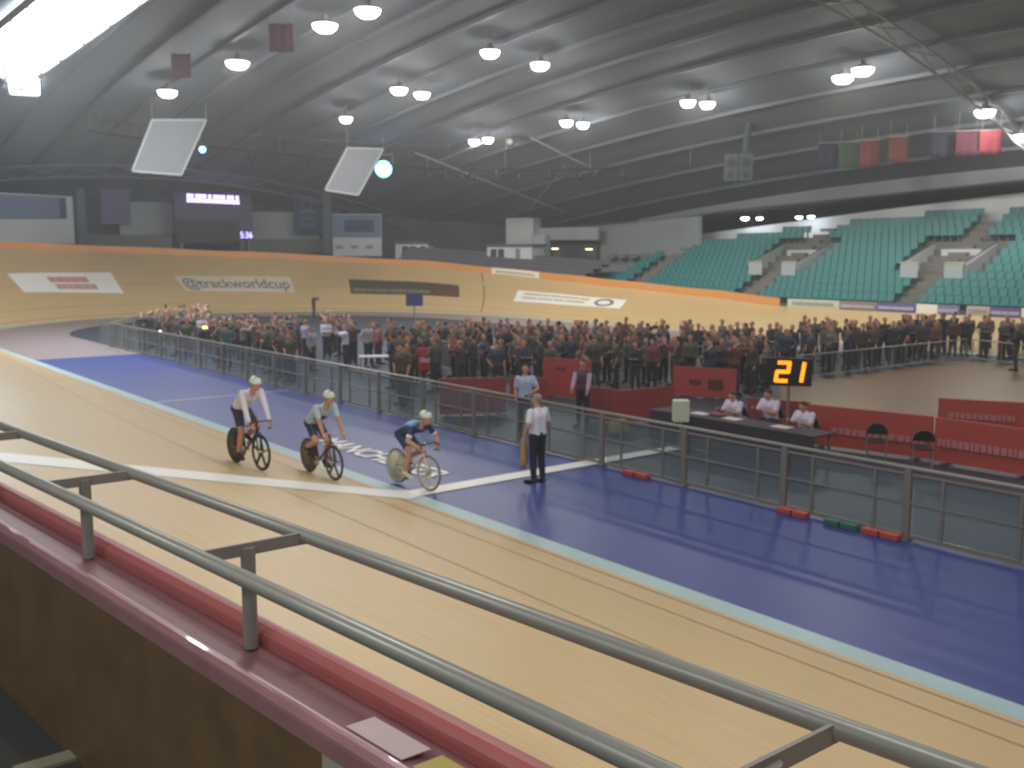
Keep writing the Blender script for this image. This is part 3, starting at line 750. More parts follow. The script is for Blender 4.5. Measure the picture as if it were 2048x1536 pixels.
# ------------------------------------------------------------------ back stand on the far straight
def build_stand():
    X0, DX, Z0, DZ = 51.7, 0.82, 1.42, 0.425
    YMAX = [63, 62.5, 62, 55, 55, 55, 54.5, 53, 51, 48.5, 45, 40, 35]; YMIN = 17.0
    AISLES = (30.0, 41.2, 52.2); VOM = (30.0, 41.2)
    bm = B()
    for i in range(13):
        x = X0 + DX * i; box(bm, (x + 0.05, (YMIN + YMAX[i] + 1) / 2, (Z0 + DZ * i) / 2), (DX, YMAX[i] + 1 - YMIN, Z0 + DZ * i))
    terrace = tag(obj('trim_stand_terrace', bm, CONCRETE), kind='structure')
    st_ = empty('trim_stand_steps', (X0, 30, 0)); tag(st_, kind='structure')
    for ya in AISLES:
        for i in range(12):
            if X0 + DX * i > 59 and ya > 50: continue
            bm = B(); box(bm, (DX * i - 0.1, ya - 30, Z0 + DZ * i + 0.10), (0.40, 1.1, 0.2)); obj('step', bm, mat('step_grey', (130, 124, 116), 0.8), st_)
    # one seat, facing the track
    def seat_bm(bm, dx=0, dy=0, dz=0):
        box(bm, (dx + 0.02, dy, dz + 0.40), (0.40, 0.44, 0.05)); box(bm, (dx + 0.25, dy, dz + 0.62), (0.05, 0.44, 0.42), Matrix.Rotation(0.18, 3, 'Y')); box(bm, (dx + 0.16, dy, dz + 0.19), (0.08, 0.10, 0.38))
    places = []
    for i in range(13):
        y = YMIN
        while y < YMAX[i]:
            ok = all(abs(y - a) > 0.85 for a in AISLES) and not (4 <= i <= 8 and any(abs(y - v) < 2.6 for v in VOM))
            if ok: places.append((X0 + DX * i - 0.05, y, Z0 + DZ * i))
            y += 0.5
    inview = [p for p in places if -40 < _proj(p)[0] < 2090]
    inview.sort(key=lambda p: p[0]**2 + p[1]**2)
    bm = B(); seat_bm(bm); proto = obj('stand_seat', bm, TEAL, terrace)
    for k, p in enumerate(inview[:300]):
        o = proto if k == 0 else proto.copy()
        if k: COL.objects.link(o)
        o.location = p
        o.parent = terrace
    bm = B()
    for p in inview[300:]: seat_bm(bm, *p)
    tag(obj('far_stand_seats', bm, TEAL, terrace), kind='stuff')
    # vomitories: walled openings with a lintel painted pale as if lit
    for y, lab in ((30.0, 'right'), (41.2, 'left')):
        x4 = X0 + DX * 4; x8 = X0 + DX * 8; t = empty('stand_entrance', (x4, y, Z0 + DZ * 4), label='grey walled stair entrance among the teal seats, the ' + lab + ' one of two', cat='entrance')
        for s in (-1, 1):
            bm = B(); vs = [(-0.5, 0), (-0.5, 0.75), (3.0, 1.95), (3.0, 0.6)]
            a = [bm.verts.new((x, s * 1.9 - 0.12, z)) for x, z in vs]; b = [bm.verts.new((x, s * 1.9 + 0.12, z)) for x, z in vs]
            bm.faces.new(a); bm.faces.new(b[::-1])
            for k in range(4): bm.faces.new((a[k], b[k], b[(k + 1) % 4], a[(k + 1) % 4]))
            bmesh.ops.recalc_face_normals(bm, faces=bm.faces); obj('side_wall', bm, GREYWALL, t)
            bm = B(); tube(bm, (-0.5, s * 1.9, 0.86), (3.0, s * 1.9, 2.04), 0.04, seg=8); obj('side_rail', bm, CHROME, t)
            bm = B(); box(bm, (-0.62, s * 1.35, 0.40), (0.12, 1.1, 0.8)); obj('front_wall', bm, GREYWALL, t)
            bm = B(); tube(bm, (-0.62, s * 0.8, 0.86), (-0.62, s * 2.0, 0.86), 0.05, seg=8); obj('front_rail', bm, mat('pale_brass', (196, 184, 150), 0.4), t)
        bm = B(); box(bm, (2.9, 0, 1.0), (0.2, 3.6, 1.3)); obj('inner_wall', bm, mat('inner_grey', (112, 114, 114), 0.7), t)
        bm = B(); box(bm, (2.75, 0, 1.42), (0.30, 2.4, 0.5)); obj('lintel', bm, mat('lit_lintel_paint', (206, 214, 212), 0.6), t)
    # white wall behind the seats, its top falling towards the turn
    pts = [(2120, 378), (2048, 385), (1760, 420), (1500, 455), (1388, 470)]
    P = [onx(x, y, 62.6) for x, y in pts]
    bm = B()
    for a, b in zip(P, P[1:]): slab(bm, [b, a, Vector((a.x, a.y, 1.0)), Vector((b.x, b.y, 1.0))], -0.25)
    tag(obj('wall_right_low', bm, LIGHTWALL), kind='structure')
    # dark concourse behind, fascia beam above
    bm = B(); box(bm, (72, 40, 5), (0.4, 90, 12)); tag(obj('wall_right', bm, DARKVOID), kind='structure')
    up = [onx(x, y, 60.4) for x, y in ((2120, 306), (2048, 318), (1690, 347), (1450, 391), (1330, 412), (1062, 458))]
    dn = [onx(x, y, 60.4) for x, y in ((2120, 350), (2048, 358), (1690, 396), (1450, 421), (1330, 440), (1062, 480))]
    bm = B()
    for i in range(5): slab(bm, [up[i + 1], up[i], dn[i], dn[i + 1]], -0.3)
    tag(obj('trim_fascia_beam', bm, mat('fascia_grey', (138, 144, 152), 0.7)), kind='structure')
    bm = B()
    for i in range(5):
        a, b = dn[i], dn[i + 1]; slab(bm, [b, a, a + Vector((12, 0, 0.2)), b + Vector((12, 0, 0.2))], 0.1)
    tag(obj('ceiling_concourse', bm, DARKVOID), kind='structure')
    for x, y, r_, lab in ((1490, 438, 1.0, 'leftmost'), (1519, 438, 0.8, 'second from left'), (1598, 436, 0.8, 'third from left'), (1622, 435, 0.8, 'rightmost')):
        Pp = onx(x, y, 61.6); t = empty('concourse_lamp', Pp, label=lab + ' of four cold white lamps in the dark concourse above the seats', cat='lamp')
        bm = B(); tube(bm, (0, 0, 0.10), (0, 0, 0.22), 0.34 * r_, 0.2 * r_, seg=14); obj('housing', bm, STEEL_DARK, t)
        bm = B(); ball(bm, (0, 0, 0.04), (0.32 * r_, 0.32 * r_, 0.16 * r_)); obj('lens', bm, LENS_SMALL, t, True)
        bm = B(); tube(bm, (0, 0, 0.2), (0, 0, 2.0), 0.02, seg=5); obj('hanger', bm, STEEL_DARK, t)
build_stand()

# ------------------------------------------------------------------ flags and speakers hung from the roof
def build_hung():
    data = [((1655, 312), 34, 46, (58, 58, 84), 'dark blue flag, leftmost of the row under the roof at right'), ((1697, 310), 34, 46, (70, 104, 70), 'green flag in the row under the roof at right'),
            ((1738, 308), 34, 48, (140, 66, 66), 'dull red flag right of the green flag'), ((1796, 300), 34, 46, (130, 66, 62), 'brownish red flag in the middle of the flag row'),
            ((1888, 290), 42, 46, (52, 56, 74), 'dark blue flag near the right end of the row'), ((1934, 288), 36, 44, (112, 58, 72), 'purplish red flag near the right end of the row'), ((1982, 286), 36, 42, (160, 58, 68), 'brighter red flag, last of the row at right'),
            ((563, 76), 46, 50, (100, 44, 60), 'dim red flag under the roof left of two floodlights'), ((362, 132), 36, 42, (96, 56, 66), 'dim red flag beside the daylit roof opening')]
    for i, ((x, y), w, h, c, lab) in enumerate(data):
        P = onceil(x, y, 1.6) if x < 700 else onx(x, y, 53.6)
        dpt = (Vector(P) - Vector(EYE)).length; W, H = w * dpt / FPX, h * dpt / FPX
        t = empty('hanging_flag', P, math.radians(-38 + (0 if x < 700 else -20)), label=lab, cat='flag')
        bm = B(); n = 8; g = []
        for a in range(n + 1):
            g.append([bm.verts.new(((a / n - 0.5) * W, 0.05 * math.sin(a * 1.9 + i), (0.5 - b / 4) * H + 0.02 * math.sin(a))) for b in range(5)])
        for a in range(n):
            for b in range(4): bm.faces.new((g[a][b], g[a][b + 1], g[a + 1][b + 1], g[a + 1][b]))
        f = obj('cloth', bm, mat('flag_%d' % i, tuple(int(v * .72) for v in c), 0.9), t, True); s = f.modifiers.new('t', 'SOLIDIFY'); s.thickness = 0.01
        bm = B(); tube(bm, (-W * 0.55, 0, H * 0.5 + 0.03), (W * 0.55, 0, H * 0.5 + 0.03), 0.025, seg=6); obj('flag_rod', bm, STEEL_DARK, t)
        zt = ceil_z(P.x, P.y) - P.z
        bm = B(); tube(bm, (-W * 0.4, 0, H * 0.5), (-W * 0.4, 0, zt), 0.012, seg=5); obj('cord', bm, STEEL_DARK, t); bm = B(); tube(bm, (W * 0.4, 0, H * 0.5), (W * 0.4, 0, zt), 0.012, seg=5); obj('cord', bm, STEEL_DARK, t)
    P = onx(1476, 366, 50.0); t = empty('speaker_cluster', P, math.radians(-50), label='dark greenish speaker stack hanging from the roof on a pole', cat='speaker')
    G = mat('speaker_green', (44, 58, 62), 0.7)
    for k in range(2):
        bm = B(); box(bm, (-0.45 + 0.9 * k, 0, 0.95), (0.86, 0.7, 1.7), None, 0.05); o = obj('speaker_box', bm, G, t)
        bm = B(); tube(bm, (-0.45 + 0.9 * k, -0.36, 1.25), (-0.45 + 0.9 * k, -0.37, 1.25), 0.3, seg=18); obj('grille', bm, BLACK, o)
        bm = B(); tube(bm, (-0.45 + 0.9 * k, -0.36, 0.5), (-0.45 + 0.9 * k, -0.37, 0.5), 0.2, seg=18); obj('grille', bm, BLACK, o)
    bm = B(); tube(bm, (0.4, 0.3, 1.6), (0.6, 0.3, ceil_z(P.x, P.y) - P.z + 0.5), 0.22, seg=10); obj('hanging_pole', bm, G, t)
    P = onx(1020, 287, 44.0); t = empty('hung_speaker', P, math.radians(-40), label='small black loudspeaker hung right of the lowest pair of floodlights', cat='speaker')
    bm = B(); box(bm, (0, 0, 0), (0.55, 0.5, 0.9), None, 0.04); obj('cabinet', bm, BLACK, t)
    bm = B(); tube(bm, (0, -0.25, 0.1), (0, -0.27, 0.1), 0.2, seg=16); obj('grille', bm, STEEL_DARK, t)
    bm = B(); tube(bm, (0, 0, 0.45), (0, 0, ceil_z(P.x, P.y) - P.z), 0.02, seg=5); obj('hanger', bm, STEEL_DARK, t)
build_hung()

# ------------------------------------------------------------------ clear fence along the blue apron
def build_fence():
    FX, TOP = 13.97, 1.14; ya, yb = 2.0, 49.5
    t = empty('trackside_fence', (FX, 20, 0), label='long grey metal fence with clear panes along the blue floor', cat='fence')
    o = Vector((FX, 20, 0))
    def rail(n, x, z, r, m, y0=ya, y1=yb):
        bm = B(); tube(bm, Vector((x, y0, z)) - o, Vector((x, y1, z)) - o, r, seg=10); obj(n, bm, m, t, True)
    rail('top_rail', FX, TOP, 0.034, STEEL); rail('upper_rail', FX + 0.02, TOP - 0.11, 0.026, STEEL_DARK)
    rail('middle_rail', FX, 0.58, 0.02, STEEL_DARK)
    bm = B(); bar(bm, Vector((FX, ya, 0.07)) - o, Vector((FX, yb, 0.07)) - o, 0.05, 0.05); obj('bottom_rail', bm, STEEL_DARK, t)
    y = 3.31; k = 0; pm = um = None
    while y < yb:
        if pm is None:
            bm = B(); box(bm, (0, 0, 0.57), (0.07, 0.11, 1.12)); box(bm, (0, 0, 0.012), (0.22, 0.16, 0.024)); pm = mesh_of(bm); pm.materials.append(STEEL_DARK)
            bm = B(); box(bm, (0, 0, 0.55), (0.03, 0.05, 0.98)); um = mesh_of(bm); um.materials.append(STEEL_DARK)
            bm = B(); box(bm, (0, 0, 0.56), (0.008, 2.10, 0.92)); gm = mesh_of(bm); gm.materials.append(PANE)
        p = link('post', pm, None, t); p.location = (0, y - 20, 0)
        for s in (-0.56, 0.57):
            p = link('upright', um, None, t); p.location = (0.01, y + s - 20, 0)
        p = link('pane', gm, None, t); p.location = (0.03, y + 1.145 - 20, 0)
        y += 2.29; k += 1
    # the return at the far corner
    bm = B(); tube(bm, Vector((FX, yb, TOP)) - o, Vector((FX + 5, yb + 9, TOP)) - o, 0.034, seg=8); tube(bm, Vector((FX, yb, 0.58)) - o, Vector((FX + 5, yb + 9, 0.58)) - o, 0.02, seg=8); obj('corner_rail', bm, STEEL, t)
    for k in range(5):
        p = link('post', pm, None, t); p.location = (k * 1.25, yb - 20 + k * 2.25, 0)
    for (px, py), w, m, lab in (((1281, 952), 0.66, RED, 'red foam block at the fence foot, furthest of three and nearest the white line'), ((1597, 1028), 0.56, RED, 'red foam block at the fence foot, middle of three, left of the green one'), ((1768, 1072), 0.62, RED, 'red foam block at the fence foot, nearest one right of the green block'), ((1692, 1052), 0.60, mat('green_foam', (52, 112, 98), 0.6), 'green foam block at the fence foot between two red ones')):
        P = onz(px, py); P.x = 13.80
        bm = B(); box(bm, (0, 0, 0.05), (0.16, w, 0.10), None, 0.015); a = obj('foam_block', bm, m); a.location = P; tag(a, lab, 'block')
        bm = B(); box(bm, (0, 0, 0.05), (0.165, 0.03, 0.104)); obj('strap', bm, BLACK, a)
build_fence()

# ------------------------------------------------------------------ infield boards, barriers, desk, lap counter
def board(a, b, h, m, label, z0=0.04, lines=(), t=0.05, name='advertising_board'):
    a, b = Vector((a.x, a.y, 0)), Vector((b.x, b.y, 0)); c = (a + b) / 2; d = (b - a).normalized(); n = Vector((d.y, -d.x, 0))
    if n.dot(-c) < 0: n = -n
    e = empty(name, c, label=label, cat='board'); a, b = a - c, b - c; up = Vector((0, 0, 1))
    bm = B(); slab(bm, [a + up * (z0 + h), b + up * (z0 + h), b + up * z0, a + up * z0], -t); 
    obj('panel', bm, m, e)
    for k in (0.12, 0.88):
        p = lerp(a, b, k); bm = B(); bar(bm, p - n * 0.3 + up * 0.02, p + n * 0.2 + up * 0.02, 0.06, 0.04); tube(bm, p - n * 0.28 + up * 0.03, p + up * (z0 + h * 0.8) - n * 0.06, 0.015, seg=6); obj('foot', bm, STEEL_DARK, e)
    sgn = 1 if True else -1
    for (k0, k1, f0, f1, lm) in lines:
        bm = B(); x = k0; random.seed(int(k0 * 100) + int(f0 * 77))
        while x < k1:
            w = random.uniform(0.03, 0.06)
            q = [lerp(a, b, x), lerp(a, b, min(x + w, k1))]
            for s in (n * (t + 0.006),):
                slab(bm, [q[0] + s + up * (z0 + h * f1), q[1] + s + up * (z0 + h * f1), q[1] + s + up * (z0 + h * f0), q[0] + s + up * (z0 + h * f0)], 0.003)
            x += w + 0.012
        obj('faded_lettering', bm, lm, e)
    return e
BARRIERS = []
def build_infield():
    board(onz(1612, 890), onz(1862, 922), 0.93, RED, 'long low red board with a faded pale line, right of the white shirted judges', lines=[(0.22, 0.95, 0.34, 0.5, PINKISH)])
    board(onz(1866, 924), onz(2070, 958), 0.93, RED, 'long low red board with a faded pale line at the right edge of the photo', lines=[(0.05, 0.98, 0.36, 0.54, PINKISH)])
    board(onz(1873, 872), onz(2080, 886), 0.90, RED, 'red board standing behind the low ones at the right edge, taller in the photo', lines=[(0.1, 0.75, 0.48, 0.64, PINKISH)])
    board(onz(1345, 792), onz(1471, 801), 0.92, RED, 'red board with dark smudges left of the lit lap counter', lines=[(0.28, 0.46, 0.42, 0.58, mat('dark_smudge', (92, 50, 50), 0.6)), (0.58, 0.8, 0.28, 0.62, mat('dark_smudge', (92, 50, 50), 0.6))])
    board(onz(1166, 838), onz(1232, 848), 0.88, RED_DARK, 'short dark red board left of the long dark red one behind the fence', lines=[])
    board(onz(1230, 850), onz(1347, 838), 0.86, RED_DARK, 'long dark red board angled away behind the fence left of the judges', lines=[])
    board(onz(1086, 792), onz(1181, 800), 1.18, RED, 'tall bright red board behind the two officials', lines=[(0.28, 0.5, 0.72, 0.78, NAVY)])
    board(onz(1020, 800), onz(1092, 806), 0.72, RED_DARK, 'low red board left of the tall red one', lines=[])
    board(onz(880, 832), onz(1012, 828), 1.0, RED_DARK, 'red board close behind the fence seen through its clear panes', lines=[(0.3, 0.6, 0.55, 0.68, PINKISH)])
    board(onz(1492, 856), onz(1618, 868), 0.75, RED_DARK, 'red board half hidden behind the three judges', lines=[])
    # red stand with a white bar
    P = onz(858, 775); e = empty('red_stand', P, math.radians(-32), label='red upright stand with one white bar, in front of the dark crowd', cat='stand')
    bm = B(); box(bm, (0, 0, 0.95), (0.72, 0.10, 0.78), None, 0.02); obj('panel', bm, mat('bright_red', (206, 48, 56), 0.5), e)
    bm = B(); box(bm, (0, -0.06, 0.93), (0.60, 0.02, 0.16)); obj('white_bar', bm, mat('pinkish_white', (226, 186, 200), 0.5), e)
    bm = B(); box(bm, (-0.28, 0, 0.3), (0.05, 0.05, 0.6)); box(bm, (-0.28, 0, 0.015), (0.06, 0.5, 0.03)); obj('leg', bm, STEEL_DARK, e); bm = B(); box(bm, (0.28, 0, 0.3), (0.05, 0.05, 0.6)); box(bm, (0.28, 0, 0.015), (0.06, 0.5, 0.03)); obj('leg', bm, STEEL_DARK, e)
    P = onz(914, 765); e = empty('red_stand', P, math.radians(-25), label='small dull red stand left of the grey crowd barrier', cat='stand')
    bm = B(); box(bm, (0, 0, 1.2), (0.40, 0.06, 0.55), None, 0.015); obj('panel', bm, RED, e)
    bm = B(); tube(bm, (0, 0, 0), (0, 0, 0.95), 0.025, seg=8); tube(bm, (0, 0, 0), (0, 0, 0.03), 0.22, seg=14); obj('pole', bm, STEEL_DARK, e)
    # crowd barriers
    def barrier(a, b, h, label, mesh=None, bays=2):
        a, b = Vector((a.x, a.y, 0)), Vector((b.x, b.y, 0)); c = (a + b) / 2; e = empty('crowd_barrier', c, label=label, cat='barrier'); a, b = a - c, b - c; up = Vector((0, 0, 1))
        d = (b - a).normalized(); n = Vector((d.y, -d.x, 0))
        bm = B(); tube(bm, a + up * h, b + up * h, 0.024, seg=8); tube(bm, a + up * 0.16, b + up * 0.16, 0.02, seg=8); tube(bm, a + up * 0.02, a + up * h, 0.024, seg=8); tube(bm, b + up * 0.02, b + up * h, 0.024, seg=8)
        obj('frame', bm, STEEL, e); BARRIERS.append((Vector((a.x + c.x, a.y + c.y)), Vector((b.x + c.x, b.y + c.y))))
        L = (b - a).length; nb = max(2, int(L / 0.4)); bm = B()
        for k in range(1, nb): p = lerp(a, b, k / nb); tube(bm, p + up * 0.16, p + up * h, 0.010, seg=5)
        tag(obj('bars', bm, STEEL_DARK, e), kind='stuff')
        for k in range(bays + 1):
            p = lerp(a, b, k / bays); bm = B(); bar(bm, p - n * 0.3 + up * 0.02, p + n * 0.3 + up * 0.02, 0.05, 0.04); tube(bm, p + up * 0.02, p + up * h, 0.02, seg=6); obj('foot', bm, STEEL_DARK, e)
        if mesh:
            for k in range(bays):
                p, q = lerp(a, b, (k + 0.05) / bays), lerp(a, b, (k + 0.95) / bays); bm = B(); slab(bm, [p + up * (h - 0.05), q + up * (h - 0.05), q + up * 0.2, p + up * 0.2], 0.01); obj('infill_panel', bm, mesh, e)
    barrier(onz(872, 740), onz(1008, 762), 1.15, 'grey crowd barrier with pale infill panels left of middle, behind the fence', mat('grey_infill', (92, 102, 98), 0.6))
    barrier(onz(1594, 764), onz(1930, 722), 0.92, 'long low barrier along the far side of the brown court floor', None, 5)
    barrier(onz(1944, 723), onz(2062, 738), 0.92, 'barrier turning the corner of the brown court at the right edge', None, 2)
    barrier(onz(1182, 762), onz(1580, 731), 1.0, 'long thin barrier in front of the crowd above the red boards', None, 6)
    # judges' desk
    P = onz(1470, 905); e = empty('judges_desk', P, math.radians(0), label='dark draped desk in front of the three white shirted judges', cat='desk')
    c = P
    bm = B(); box(bm, (0, 0, 0.72), (0.75, 4.6, 0.04), None, 0.01); obj('desk_top', bm, mat('dark_cloth', (62, 58, 70), 0.8), e)
    bm = B(); box(bm, (-0.36, 0, 0.36), (0.02, 4.6, 0.70)); obj('front_cloth', bm, mat('dark_cloth', (62, 58, 70), 0.8), e)
    for y in (-2.2, 0, 2.2):
        bm = B(); box(bm, (0.3, y, 0.35), (0.05, 0.05, 0.70)); obj('leg', bm, STEEL_DARK, e)
    for k, (dy, m, lab) in enumerate(((1.1, mat('paper', (206, 206, 200), 0.6), 'sheet of paper on the dark desk in front of the left judge'), (0.15, mat('paper', (206, 206, 200), 0.6), 'sheet of paper on the dark desk in front of the middle judge'), (-1.2, mat('paper', (206, 206, 200), 0.6), 'sheet of paper on the dark desk in front of the right judge'))):
        bm = B(); box(bm, (0, 0, 0.004), (0.3, 0.42, 0.008)); o = obj('paper_sheet', bm, m); o.location = c + Vector((0.05, dy, 0.741)); tag(o, lab, 'paper')
    bm = B(); box(bm, (0, 0, 0.03), (0.2, 0.34, 0.06), None, 0.02); o = obj('pouch', bm, mat('magenta_cloth', (140, 60, 86), 0.7)); o.location = c + Vector((0.1, 0.62, 0.741)); tag(o, 'small dull red pouch on the dark desk', 'pouch')
    P = onz(1360, 895); e = empty('info_box', P, math.radians(-40), label='pale greenish white box on a stand left of the judges', cat='box')
    bm = B(); box(bm, (0, 0, 0.86), (0.36, 0.3, 0.5), None, 0.02); obj('box_body', bm, mat('pale_green_white', (206, 214, 192), 0.5), e)
    bm = B(); tube(bm, (0, 0, 0.02), (0, 0, 0.62), 0.03, seg=8); tube(bm, (0, 0, 0), (0, 0, 0.03), 0.2, seg=14); obj('pole', bm, STEEL_DARK, e)
    # yellow bag behind the fence
    P = onz(1240, 905); bm = B(); box(bm, (0, 0, 0.2), (0.5, 0.26, 0.4), None, 0.1); o = obj('holdall', bm, mat('dull_yellow', (158, 140, 84), 0.7)); o.location = (P.x + 1.5, P.y + 1.6, 0); tag(o, 'dull yellow holdall on the floor behind the clear fence', 'bag')
    bm = B(); torus(bm, (0, 0, 0.40), 0.13, 0.015, axis=(0, 1, 0), seg=16, sec=6); obj('handle', bm, BLACK, o)
    # lap counter showing 21
    P = onz(1573, 884); hd = math.atan2(-P.x, P.y); yaw = math.atan2(P.y, P.x) - PI / 2
    e = empty('lap_counter', P, yaw, label='black lap counter on a pole showing 21 in orange lights', cat='lap counter')
    bm = B(); box(bm, (0, 0, 1.68), (1.02, 0.14, 0.66), None, 0.02); obj('casing', bm, BLACK, e)
    bm = B(); tube(bm, (0, 0.02, 0.03), (0, 0.02, 1.36), 0.035, seg=10); obj('pole', bm, STEEL_DARK, e)
    bm = B(); tube(bm, (0, 0.02, 0), (0, 0.02, 0.04), 0.3, seg=18); obj('base', bm, STEEL_DARK, e)
    SEG = {'a': ((0, 1), (1, 1)), 'g': ((0, .5), (1, .5)), 'd': ((0, 0), (1, 0)), 'b': ((1, .5), (1, 1)), 'c': ((1, 0), (1, .5)), 'e': ((0, 0), (0, .5)), 'f': ((0, .5), (0, 1))}
    for ch, x0, segs in (('2', -0.27, 'abged'), ('1', 0.06, 'bc')):
        bm = B()
        for s in segs:
            (xa, za), (xb, zb) = SEG[s]
            A = Vector((x0 + xa * 0.25 + (za - 0.5) * 0.06, -0.08, 1.47 + za * 0.43)); Bp = Vector((x0 + xb * 0.25 + (zb - 0.5) * 0.06, -0.08, 1.47 + zb * 0.43)); d = (Bp - A).normalized()
            bar(bm, A - d * 0.02, Bp + d * 0.02, 0.02 if abs(d.x) > .9 else 0.085, 0.085 if abs(d.x) > .9 else 0.02)
        obj('lit_digit', bm, LED_ORANGE, e)
    # chairs and blue sign, yellow work lamp
    def chair(P, rz, label):
        e = empty('folding_chair', P, rz, label=label, cat='chair'); K = BLACK
        bm = B(); box(bm, (0, 0, 0.45), (0.42, 0.42, 0.04), None, 0.015); obj('seat', bm, K, e)
        bm = B(); n = 9; 
        vs = [(0.22 * math.cos(PI * k / 8), 0.62 + 0.24 * math.sin(PI * k / 8)) for k in range(9)]
        a = [bm.verts.new((x, -0.22, z)) for x, z in vs]; b = [bm.verts.new((x, -0.19, z)) for x, z in vs]; bm.faces.new(a); bm.faces.new(b[::-1])
        for k in range(9): bm.faces.new((a[k], b[k], b[(k + 1) % 9], a[(k + 1) % 9]))
        bmesh.ops.recalc_face_normals(bm, faces=bm.faces); obj('backrest', bm, K, e)
        for sx in (-0.19, 0.19):
            bm = B(); tube(bm, (sx, -0.24, 0), (sx, -0.19, 0.8), 0.014, seg=6); obj('leg', bm, STEEL_DARK, e)
            bm = B(); tube(bm, (sx, 0.22, 0), (sx, 0.17, 0.45), 0.014, seg=6); obj('leg', bm, STEEL_DARK, e)
        return e
    P = onz(1752, 922); chair(Vector((P.x, P.y, 0)), -1.05, 'black chair with a rounded back in front of the low red boards, left one')
    P = onz(1842, 938); chair(Vector((P.x, P.y, 0)), -0.95, 'black chair with a rounded back in front of the low red boards, right one')
    for k, (P, nm) in enumerate(JUDGES): chair(Vector((P[0] + 0.02, P[1], 0)), PI / 2, 'black chair under the ' + nm + ' of the three white shirted judges')
    P = onz(830, 698); e = empty('blue_sign', P, math.radians(-30), label='blue violet board on a pole standing above the crowd', cat='sign')
    bm = B(); box(bm, (0, 0, 2.35), (0.80, 0.06, 0.62), None, 0.01); obj('panel', bm, mat('blue_violet_sheet', (78, 82, 132), 0.6), e)
    bm = B(); tube(bm, (0, 0.05, 0), (0, 0.05, 2.3), 0.03, seg=8); tube(bm, (0, 0.05, 0), (0, 0.05, 0.04), 0.3, seg=14); obj('pole', bm, STEEL_DARK, e)
    P = onz(422, 712); e = empty('work_lamp', P, math.radians(-18), label='yellow glowing strip lamp on a pole behind the crowd at left', cat='lamp')
    zt = 4.38 - (645 - 510) / FPX * (Vector(P) - Vector((0, 0, 0))).length
    bm = B(); box(bm, (0, -0.03, zt), (0.62, 0.05, 0.10)); obj('tube_light', bm, LED_YELLOW, e)
    bm = B(); tube(bm, (0, 0.03, 0), (0, 0.03, zt + 0.1), 0.02, seg=8); box(bm, (0, 0.02, zt), (0.70, 0.05, 0.16)); tube(bm, (0, 0.03, 0), (0, 0.03, 0.03), 0.2, seg=12); obj('stand', bm, BLACK, e)
    P = onz(322, 702); e = empty('work_lamp', P, math.radians(-18), label='tiny white lamp on a pole among the crowd left of the yellow one', cat='lamp')
    zt = 4.38 - (651 - 510) / FPX * (Vector(P)).length
    bm = B(); ball(bm, (0, -0.03, zt), 0.06); obj('bulb', bm, glow('small_white_bulb', (255, 244, 220), 4), e)
    bm = B(); tube(bm, (0, 0.03, 0), (0, 0.03, zt), 0.02, seg=8); tube(bm, (0, 0.03, 0), (0, 0.03, 0.03), 0.2, seg=12); obj('stand', bm, BLACK, e)
    P = onz(755, 752); e = empty('white_table', P, math.radians(-30), label='small white table among the white shirted people left of the red stand', cat='table')
    bm = B(); box(bm, (0, 0, 0.73), (1.3, 0.7, 0.04)); obj('table_top', bm, mat('table_white', (196, 192, 206), 0.5), e)
    for sx in (-0.6, 0.6):
        for sy in (-0.3, 0.3): bm = B(); box(bm, (sx, sy, 0.355), (0.04, 0.04, 0.71)); obj('leg', bm, STEEL_DARK, e)
JUDGES = [((18.25, 14.75), 'left'), ((18.75, 14.1), 'middle'), ((18.2, 12.75), 'right')]
build_infield()

# ------------------------------------------------------------------ people
V = Vector
def ik(a, b, l1, l2, pole):
    a, b = V(a), V(b); d = b - a; L = min(d.length, (l1 + l2) * 0.999); d.normalize()
    x = (l1 * l1 - l2 * l2 + L * L) / (2 * L); h = math.sqrt(max(l1 * l1 - x * x, 0)); p = V(pole); p = (p - d * p.dot(d)).normalized()
    return a + d * x + p * h
def stand_pose(**kw):
    J = dict(pel=V((0, 0, .95)), wai=V((0, 0, 1.10)), che=V((0, .01, 1.32)), nec=V((0, 0, 1.47)), hed=V((0, .025, 1.63)), face=V((0, 1, 0)), fwd=V((0, 1, 0)))
    for s, n in ((-1, 'L'), (1, 'R')):
        J['sh' + n] = V((s * .185, 0, 1.41)); J['el' + n] = V((s * .235, -.03, 1.13)); J['wr' + n] = V((s * .24, .06, .89))
        J['hp' + n] = V((s * .09, 0, .92)); J['kn' + n] = V((s * .105, .015, .50)); J['an' + n] = V((s * .115, -.02, .085)); J['to' + n] = V((s * .14, .15, .035))
    J.update(kw); return J
def sit_pose(**kw):
    J = stand_pose(); dz = -.47
    for k in ('pel', 'wai', 'che', 'nec', 'hed', 'shL', 'shR'): J[k] = J[k] + V((0, 0, dz))
    for s, n in ((-1, 'L'), (1, 'R')):
        J['hp' + n] = V((s * .1, .02, .52)); J['kn' + n] = V((s * .13, .44, .52)); J['an' + n] = V((s * .13, .42, .085)); J['to' + n] = V((s * .15, .59, .035))
        J['wr' + n] = V((s * .14, .40, .80)); J['el' + n] = ik(J['sh' + n], J['wr' + n], .28, .26, (s * .5, -.2, -1))
    J.update(kw); return J
